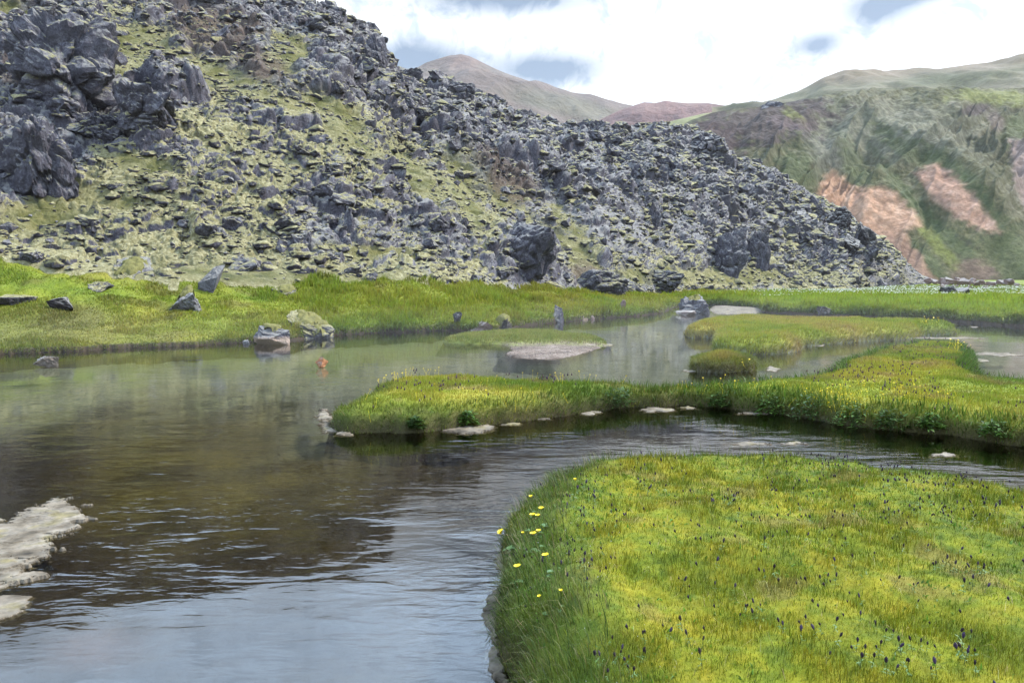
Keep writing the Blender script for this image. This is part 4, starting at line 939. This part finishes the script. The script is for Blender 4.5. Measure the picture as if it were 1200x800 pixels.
# further small heads scattered over the whole near turf: one mass
Pn, sd, g = on_land(fg, 1000, .1, 99, wfn=lambda x, y: np.clip(.35 + sst(.45, .6, fbm(x / .8, y / .8, seed=342, octv=3) * .5 + .5), 0, 1) * sst(2.5, 5.5, y))
hv, hf = join([(rock_geo(993, n=9, cuts=0)[0] * np.array([.013, .013, .028]) + np.array([0, 0, .065]), rock_geo(993, n=9, cuts=0)[1])]); hr = rng.uniform(.7, 1.25, (len(Pn), 1, 1))
pvv = hv[None] * hr + Pn[:, None]; pc = pal(rng.random(len(Pn)), (.018, .010, .018), (.04, .024, .05), (.035, .02, .018))
tag(link('turf_flowers', mesh_np('turf_flowers', pvv.reshape(-1, 3), [(hf[None] + np.arange(len(Pn))[:, None, None] * len(hv)).reshape(-1, 3)], np.repeat(pc, len(hv), 0)), M_blade), 'many tiny dark flower heads sprinkled over the near turf', 'flowers', kind='stuff')
# small far purple heads on the main island: one mass
Pn, sd, g = on_land(isle, 2000, .1, 99, wfn=lambda x, y: np.clip(soft(blob(1030, 452, 70, 14, 5, *proj(x, y, x * 0 + .4)[:2]), 0, .5) + sst(.52, .66, fbm(x / .9, y / .9, seed=341, octv=3) * .5 + .5) * .6, 0, 1))
hv, hf = rock_geo(992, n=8, cuts=0); hz = rng.uniform(.08, .16, len(Pn))
pvv = hv[None] * np.array([.02, .02, .042]) * rng.uniform(.8, 1.3, (len(Pn), 1, 1)) + Pn[:, None] + np.stack([hz * 0, hz * 0, hz], -1)[:, None]
pc = pal(rng.random(len(Pn)), (.035, .018, .045), (.09, .05, .09), (.10, .05, .045))
tag(link('island_flowers', mesh_np('island_flowers', pvv.reshape(-1, 3), [(hf[None] + np.arange(len(Pn))[:, None, None] * len(hv)).reshape(-1, 3)], np.repeat(pc, len(hv), 0)), M_blade), 'mass of tiny purple flower heads in the grass of the main island', 'flowers', kind='stuff')

def yellow_proto(i):
    rr = random.Random(50 + i); h = .15; bx = rr.uniform(-.03, .03); by = rr.uniform(-.03, .03)
    sv, sf = tube([(0, 0, -.03), (bx * .3, by * .3, h * .5), (bx, by, h)], .0022, .0016)
    pet = []
    for a in range(6):
        v, f = leaf(.021, .021, a * 6.283 / 6 + rr.uniform(-.1, .1), 0, 1.25); pet.append((v, f))
    pv_, pf_ = join(pet); pv_ = pv_ + np.array([bx, by, h])
    n = 8; cv = [[0, 0, .008]] + [[math.cos(a * 6.283 / n) * .006, math.sin(a * 6.283 / n) * .006, .004] for a in range(n)] + [[math.cos(a * 6.283 / n) * .004, math.sin(a * 6.283 / n) * .004, -.002] for a in range(n)]
    cf = np.array([[0, 1 + a, 1 + (a + 1) % n, 1 + (a + 1) % n] for a in range(n)])[:, :3]; cq = np.array([[1 + a, 9 + a, 9 + (a + 1) % n, 1 + (a + 1) % n] for a in range(n)])
    ms = mesh_np('stem', sv, [sf]); mp = mesh_np('petals', pv_, [pf_]); mc = mesh_np('flower_centre', np.array(cv) + np.array([bx, by, h + .002]), [cf, cq])
    lv, lf = join([leaf(.05, .04, rr.uniform(0, 6.28), h * q, .3) for q in (.1, .25)]); ml = mesh_np('leaves', lv, [lf])
    ms.materials.append(M_stem); mp.materials.append(M_yellow); mc.materials.append(M_ycent); ml.materials.append(M_leafg)
    return ms, mp, mc, ml
YP = [yellow_proto(i) for i in range(5)]
YF = [(622, 582, .85, 'yellow flower at the tip of the near bank, topmost of the group'), (637, 596, 1.1, 'yellow flower standing right of its neighbours near the bank tip'), (619, 603, 1.1, 'yellow flower on the bank edge, left of a slightly lower twin'),
      (629, 606, 1.0, 'yellow flower just right of and below its twin on the bank edge'), (620, 625, 1.2, 'big yellow flower low in the bank edge group'), (631, 622, .95, 'yellow flower right of the big low one in the bank edge group'),
      (590, 622, 1.3, 'yellow flower leaning out over the water, the larger of a pair'), (583, 626, 1.0, 'yellow flower leaning farthest left over the water, smaller of a pair'), (638, 653, 1.15, 'lone yellow flower in dark green grass, lower right of the group'),
      (601, 663, 1.2, 'orange-yellow flower at the bank edge above the pale foam'), (657, 692, .6, 'tiny yellow flower low on the near bank, the upper of two'), (634, 699, .6, 'tiny yellow flower low on the near bank, the lower of two'),
      (671, 562, .7, 'small yellow flower on the far rim of the bank tip'), (612, 626, .6, 'small pale yellow flower at the left edge of the bank group')]
for i, (px, py, s, lab) in enumerate(YF):
    p = surf_hit(px + (12 if px < 595 else 3), py + 22, fg.tab); hx_ = p[1] * CP - (p[2] - H) * SP
    over = px < 595
    # where the bloom should be: same depth as its foot, straight above or leaning out over the water
    dx, dy, dz = ray(px, py); t = p[1] / dy; target = np.array([dx * t, p[1], H + dz * t])
    v = Vector(target - p); bx_ = Vector((0, 0, 1)); o = plant_thing('yellow_flower', YP[i % 5], ('stem', 'petals', 'flower_centre', 'leaves'), p, 1, 0, lab, 'flower', 'yellow flowers on the near bank')
    o.rotation_mode = 'QUATERNION'; o.rotation_quaternion = bx_.rotation_difference(v); o.scale = (s, s, max(v.length / .15, .3))
# tiny yellow blooms farther off: single small meshes
v_, f_ = join([leaf(.03, .03, a * 6.283 / 5, 0, .5) for a in range(5)]); v2_, f2_ = tube([(0, 0, -.12), (0, 0, 0)], .003, .002)
fm = mesh_np('yellow_bloom', np.concatenate([v_, v2_]), [np.concatenate([f_, f2_ + len(v_)])]); fm.materials.append(M_yellow)
YC = [(980, 470, 45, 18, 60, isle, 'tiny yellow flower on the green rim in the middle of the main island'), (1050, 460, 60, 10, 40, isle, 'tiny yellow flower among purple ones on the right part of the main island'), (1090, 470, 30, 8, 18, isle, 'tiny yellow flower among purple ones on the right part of the main island'),
      (470, 434, 35, 5, 26, isle, 'tiny yellow flower on the far left rim of the main island'), (660, 440, 60, 3, 16, isle, 'tiny yellow flower on the far rim in the middle of the main island'), (1090, 374, 18, 3, 14, north, 'tiny yellow flower at the far right end of the low far island'),
      (1125, 405, 12, 4, 16, isle, 'tiny yellow flower on the far right spit of the main island'), (870, 428, 22, 5, 10, islet, 'tiny yellow flower on the tiny round islet'), (560, 470, 110, 14, 22, isle, 'tiny yellow flower scattered in the left half of the main island'), (900, 455, 90, 6, 30, isle, 'tiny yellow flower scattered across the flat middle of the main island')]
for cx, cy, sx_, sy_, n, l, lab in YC:
    for _ in range(n):
        px = cx + rP.normal() * sx_ * .6; py = cy + rP.normal() * sy_ * .6
        p = surf_hit(px, py + 3, l.tab)
        if p[2] < .08: continue
        o = bpy.data.objects.new('yellow_bloom', fm); COL.objects.link(o); s = rP.uniform(.35, .65) * np.clip(p[1] / 14, .7, 2); o.location = p + np.array([0, 0, rP.uniform(.12, .2)]); o.scale = (s, s, 1.4); o.rotation_euler = (rP.normal() * .3, rP.normal() * .3, rP.uniform(0, 6.28))
        tag(o, lab, 'flower', lab.replace('tiny yellow flower', 'yellow flowers'))

# ------------------------------------------------------------------ leafy clumps on the island edge
def clump(px, py, w, h, label, l=None, seed=0, colr=(.05, .10, .015)):
    l = l or isle; p = surf_hit(px, py, l.tab); s = (p[1]) / F; R = w * s / 2; Ht = h * s
    rr = np.random.default_rng(seed); parts = []; 
    for i in range(170):
        a = rr.uniform(0, 6.28); q = R * math.sqrt(rr.random()); v, f = leaf(rr.uniform(.05, .11), rr.uniform(.02, .045), rr.uniform(0, 6.28), 0, rr.uniform(.2, .9))
        hh = Ht * rr.uniform(.15, 1) * math.sqrt(max(0, 1 - (q / R) ** 2)); parts.append((v + np.array([q * math.cos(a), q * math.sin(a) * .7, hh]), f))
    V, f = join(parts); C = np.repeat(np.array(colr)[None] * rr.uniform(.6, 1.5, (170, 1)), 15, 0)
    root = link('leafy_plant', None); root.location = p; root.empty_display_size = .05
    link('foliage', mesh_np('foliage', V, [f], C), M_blade, root)
    st_ = [tube([(0, 0, -.03), (rr.normal() * R * .2, rr.normal() * R * .2, Ht * .4), (rr.normal() * R * .45, rr.normal() * R * .3, Ht * .85)], .004, .002) for _ in range(12)]
    sv, sf = join(st_); link('stems', mesh_np('stems', sv, [sf]), M_stem, root)
    tag(root, label, 'plant', 'leafy plants on the main island edge')
for i, (a, b, w, h, lab) in enumerate([(722, 478, 44, 24, 'round dark green leafy clump on the island edge, left of the middle'), (548, 499, 22, 20, 'small green sedge clump on the left part of the island edge'), (488, 505, 16, 14, 'tiny dark green clump low on the left island edge'),
        (905, 484, 40, 26, 'leafy green plant at the left end of the lush island bank'), (950, 489, 46, 30, 'leafy green plant in the lush island bank below the yellow flowers'), (1000, 497, 46, 32, 'tall leafy green plant in the middle of the lush island bank'), (1045, 503, 40, 28, 'leafy green plant at the right end of the lush island bank'),
        (1090, 507, 30, 20, 'low dark leafy plant just right of the lush island bank'), (845, 477, 30, 18, 'low leafy plant at the beginning of the lush island bank'), (1165, 515, 44, 20, 'leafy green plant on the island edge near the right border')]):
    clump(a, b, w, h, lab, seed=600 + i, colr=((.040, .085, .012), (.055, .115, .014))[i % 2])

# ------------------------------------------------------------------ pale mineral crusts
M_crustv = mat_turf('crust_stone', .12, 26., .55)
def col_crust(x, y, sd=None):
    n = fbm(x / .25, y / .25, seed=401, octv=5) * .5 + .5; n2 = fbm(x / .08, y / .08, seed=402, octv=3) * .5 + .5
    c = pal(n * 1.6 - .3, (.070, .058, .042), (.165, .135, .098), (.225, .195, .155), (.215, .180, .095)); return c * (.35 + .65 * n2[..., None])
def crust(pts, label, h=.02, res=.02, seed=0, jit=.05, cat='crust'):
    l = land('mineral_crust', pts, h, res, col_crust, h * .45, .22, jit, seed, edge=.008, mat=M_crustv, bed=-.012, round_=.008, keepw=res * 1.2, fj=(.16, jit * 1.1))
    tag(l.o, label, cat)
crust([(-60, 640), (-20, 612), (0, 612), (25, 604), (45, 592), (70, 585), (78, 592), (92, 595), (84, 604), (97, 609), (84, 618), (70, 626), (58, 640), (60, 650), (40, 658), (20, 658), (0, 656), (-40, 664)], 'large jagged pale mineral shelf lying in the water at the left edge', .022, .011, 411, .09, 'rock shelf')
crust([(-50, 668), (0, 655), (26, 656), (28, 664), (15, 676), (0, 684), (-50, 690)], 'pinkish raised slab below the large jagged shelf at the left edge', .04, .011, 412, .05, 'rock shelf')
crust([(-50, 695), (0, 684), (30, 674), (55, 671), (56, 678), (30, 684), (0, 692), (-40, 702)], 'narrow pale slab pointing right, below the pinkish slab', .025, .011, 413, .04, 'rock shelf')
crust([(-60, 715), (-10, 700), (20, 697), (40, 700), (30, 712), (5, 726), (-50, 745)], 'lowest flat pale slab half under water at the left edge', .015, .014, 414, .05, 'rock shelf')
crust([(376, 482), (384, 480), (384, 496), (394, 504), (412, 509), (402, 510), (386, 506), (376, 494)], 'white crust curling round the left tip of the main island', .02, .02, 421, .06)
crust([(522, 503), (540, 500), (575, 498), (580, 502), (562, 507), (535, 508)], 'broad pale crust tongue below the left part of the main island', .02, .02, 422, .05)
for i, (a, b, w, h, lab) in enumerate([(600, 496, 26, 3, 'thin pale crust strip at the island edge right of the broad tongue'), (632, 491, 18, 3, 'short pale crust piece at the island edge, second right of the broad tongue'), (690, 484, 22, 4, 'pale crust strip at the island edge under the round leafy clump'), (768, 480, 40, 5, 'long flat pale crust at the middle of the island edge'),
        (808, 478, 20, 3, 'small pale crust where the island edge bends'), (880, 484, 40, 2.4, 'thin pale crust line under the lush island bank, left half'), (1105, 533, 34, 4, 'pale crust floating in the dark channel near the right border'), (928, 519, 36, 3, 'pale crust at the far rim of the near bank'),
        (874, 520, 60, 4, 'wide flat pale patch in the channel behind the near turf'), (905, 432, 16, 6, 'pale crust right of the tiny round islet'), (810, 434.5, 16, 4, 'pale crust at the left foot of the tiny round islet'), (838, 408, 8, 7, 'pale crust at the notch of the low far island'), (960, 404, 20, 4, 'pale crust under the right part of the low far island'),  # wide channel patch: thin flat pale piece at water level
        (1110, 396, 90, 2.2, 'long thin white crust strip between the far island and the spit'), (1168, 415, 60, 5, 'wide white crust in the right pond'), (1148, 422, 22, 7, 'white crust at the end of the spit in the right pond'), (1142, 383, 10, 1.6, 'tiny white crust at the far bank of the right pond'), (712, 404, 16, 5, 'pale crust at the right tip of the gravel bar')]):
    n = 13; rs = [random.uniform(.45, 1.25) for _ in range(n)]; pts = [(a + math.cos(t * 6.283 / n) * w / 2 * rs[t], b - math.sin(t * 6.283 / n) * h / 2 * rs[t]) for t in range(n)]
    crust(pts, lab, .012, max(.02, gp(a, b)[1] / 700), 430 + i, .035)
fe = [(597, 640), (588, 655), (583, 675), (578, 700), (574, 722), (573, 745), (576, 768), (584, 790), (592, 806)]
crust([(a - 2 - 5 * math.sin(i * 2.1), b) for i, (a, b) in enumerate(fe)] + [(a + 12, b) for a, b in fe[::-1]], 'lumpy pinkish white mineral crust along the waterline of the near bank', .014, .008, 470, .022)
crust([(838, 359), (860, 358.5), (888, 360), (890, 366), (870, 367.5), (838, 367)], 'flat pale sandy shoal behind the stream bend boulder', .03, .08, 460, .1, 'shoal')

# ------------------------------------------------------------------ light and sky
world = bpy.data.worlds.new('World'); scene.world = world; world.use_nodes = True
nt = world.node_tree; nt.nodes.clear(); N, L = nt.nodes.new, nt.links.new
SUN_EL, SUN_AZ = math.radians(50), math.radians(72)         # azimuth clockwise from +Y (view direction)
out = N('ShaderNodeOutputWorld'); sky = N('ShaderNodeTexSky'); sky.sky_type = 'NISHITA'; sky.sun_disc = False; sky.sun_elevation = SUN_EL; sky.sun_rotation = SUN_AZ
hz_ = mixc(N, L, .6, sky.outputs[0], (3.3, 4.5, 6.2))
bg1 = N('ShaderNodeBackground'); L(hz_, bg1.inputs[0]); bg1.inputs[1].default_value = .055
tc = N('ShaderNodeTexCoord'); sp = N('ShaderNodeSeparateXYZ'); L(tc.outputs['Generated'], sp.inputs[0])
# cloud deck: intersect the view direction with a plane overhead so that clouds shrink towards the horizon
zc = math_n(N, L, 'MAXIMUM', sp.outputs[2], .03); zc = math_n(N, L, 'ADD', zc, .10)
cx_ = math_n(N, L, 'DIVIDE', sp.outputs[0], zc); cy_ = math_n(N, L, 'DIVIDE', sp.outputs[1], zc)
cb = N('ShaderNodeCombineXYZ'); L(cx_, cb.inputs[0]); L(cy_, cb.inputs[1])
cn = noise_tex(N, L, cb.outputs[0], .9, 7, .55, .3); cn2 = noise_tex(N, L, cb.outputs[0], 2.6, 6, .6, .2)
cn3 = noise_tex(N, L, tc.outputs['Generated'], 22., 6, .65, .6)
cv = math_n(N, L, 'ADD', math_n(N, L, 'MULTIPLY', cn.outputs[0], .35), math_n(N, L, 'ADD', math_n(N, L, 'MULTIPLY', cn2.outputs[0], .15), math_n(N, L, 'MULTIPLY', cn3.outputs[0], .5)))
# gaps of clear sky and their directions
gaps = None
def gap(px, py, w, h, amt):
    global gaps
    dx, dy, dz = ray(px, py); d = Vector((dx, dy, dz)).normalized()
    rt = Vector((0, 0, 1)).cross(d).normalized(); up = d.cross(rt)
    def dotn(v):
        n = N('ShaderNodeVectorMath'); n.operation = 'DOT_PRODUCT'; L(tc.outputs['Generated'], n.inputs[0]); n.inputs[1].default_value = v; return n.outputs['Value']
    a = math_n(N, L, 'MULTIPLY', dotn(rt), F / w); b = math_n(N, L, 'MULTIPLY', dotn(up), F / h)
    r2 = math_n(N, L, 'ADD', math_n(N, L, 'MULTIPLY', a, a), math_n(N, L, 'MULTIPLY', b, b))
    g_ = math_n(N, L, 'MULTIPLY', math_n(N, L, 'POWER', 2.718, math_n(N, L, 'MULTIPLY', r2, -1.0)), amt)
    gaps = g_ if gaps is None else math_n(N, L, 'ADD', gaps, g_)
for q in [(585, -4, 105, 20, .50), (495, 68, 56, 20, .52), (640, 82, 66, 19, .55), (1028, 12, 34, 17, .48), (958, 52, 26, 13, .50), (430, 95, 60, 24, .30), (1075, -4, 40, 9, .34)]: gap(q[0], q[1], q[2], q[3], q[4])
hi = N('ShaderNodeMapRange'); L(sp.outputs[2], hi.inputs[0]); hi.inputs[1].default_value = .34; hi.inputs[2].default_value = .62; hi.inputs[3].default_value = 0; hi.inputs[4].default_value = .10
cov = math_n(N, L, 'SUBTRACT', math_n(N, L, 'SUBTRACT', cv, gaps), hi.outputs[0])
rmp = ramp(N, [(.05, 0.), (.60, 1.)]); L(cov, rmp.inputs[0])
shade = ramp(N, [(.36, (.62, .70, .80)), (.50, (.98, .99, 1.0)), (.64, (.80, .85, .92))]); L(cn3.outputs[0], shade.inputs[0])
# bright veil around the hidden sun
sd_ = Vector((math.sin(math.radians(8)), math.cos(math.radians(8)), math.tan(math.radians(14)))).normalized()
dn = N('ShaderNodeVectorMath'); dn.operation = 'DOT_PRODUCT'; L(tc.outputs['Generated'], dn.inputs[0]); dn.inputs[1].default_value = sd_
glow = N('ShaderNodeMapRange'); L(dn.outputs['Value'], glow.inputs[0]); glow.inputs[1].default_value = .55; glow.inputs[2].default_value = 1; glow.inputs[3].default_value = .55; glow.inputs[4].default_value = .95
hb = N('ShaderNodeMapRange'); L(sp.outputs[2], hb.inputs[0]); hb.inputs[1].default_value = .32; hb.inputs[2].default_value = .46
upc = mixc(N, L, hb.outputs[0], shade.outputs[0], (3.6, 4.7, 6.2))
hb2 = N('ShaderNodeMapRange'); L(sp.outputs[2], hb2.inputs[0]); hb2.inputs[1].default_value = .60; hb2.inputs[2].default_value = .85; hb2.inputs[3].default_value = 1; hb2.inputs[4].default_value = .55
upc = mixc(N, L, 1.0, upc, hb2.outputs[0], 'MULTIPLY')
bg2 = N('ShaderNodeBackground'); L(upc, bg2.inputs[0]); L(glow.outputs[0], bg2.inputs[1])
mxw = N('ShaderNodeMixShader'); L(rmp.outputs[0], mxw.inputs[0]); L(bg1.outputs[0], mxw.inputs[1]); L(bg2.outputs[0], mxw.inputs[2]); L(mxw.outputs[0], out.inputs[0])

sl = bpy.data.lights.new('sun', 'SUN'); sl.energy = 4.4; sl.angle = math.radians(4); sl.color = (1, .95, .86)
so_ = bpy.data.objects.new('sun', sl); COL.objects.link(so_)
dirv = Vector((math.sin(SUN_AZ) * math.cos(SUN_EL), math.cos(SUN_AZ) * math.cos(SUN_EL), math.sin(SUN_EL)))
so_.rotation_euler = dirv.to_track_quat('Z', 'Y').to_euler()

# ------------------------------------------------------------------ air
def haze(name, lo, hi_, density, color):
    bm = bmesh.new(); bmesh.ops.create_cube(bm, size=1)
    for v in bm.verts: v.co = Vector([(lo[i] + hi_[i]) / 2 + v.co[i] * (hi_[i] - lo[i]) for i in range(3)])
    me = bpy.data.meshes.new(name); bm.to_mesh(me); bm.free()
    m, nt_, N_, L_ = newmat(name); o_ = N_('ShaderNodeOutputMaterial'); pv_ = N_('ShaderNodeVolumePrincipled'); pv_.inputs['Color'].default_value = color; pv_.inputs['Density'].default_value = density; pv_.inputs['Anisotropy'].default_value = .2
    L_(pv_.outputs[0], o_.inputs['Volume'])
    tag(link(name, me, m), 'thin pale air haze over the whole valley', 'haze', kind='stuff')
HAZE = 0.00009
if HAZE: haze('haze', (-4200, -450, -2), (4200, 5200, 480), HAZE, (.93, .95, 1, 1))

STEAM = .003
if STEAM:
    haze('steam', (-26, 15, .01), (24, 44, .95), STEAM, (1, 1, 1, 1))
    tag(bpy.data.objects['steam'], 'thin low steam drifting over the warm far pool', 'steam', kind='stuff')

# ------------------------------------------------------------------ render settings
vs = scene.view_settings; vs.view_transform = 'Standard'; vs.look = 'None'; vs.exposure = .84; vs.gamma = 1; vs.use_curve_mapping = False
cy = scene.cycles; cy.use_adaptive_sampling = True; cy.adaptive_threshold = .03; cy.max_bounces = 4; cy.diffuse_bounces = 2; cy.glossy_bounces = 2; cy.transparent_max_bounces = 8; cy.transmission_bounces = 2; cy.volume_bounces = 0
cy.caustics_reflective = False; cy.caustics_refractive = False
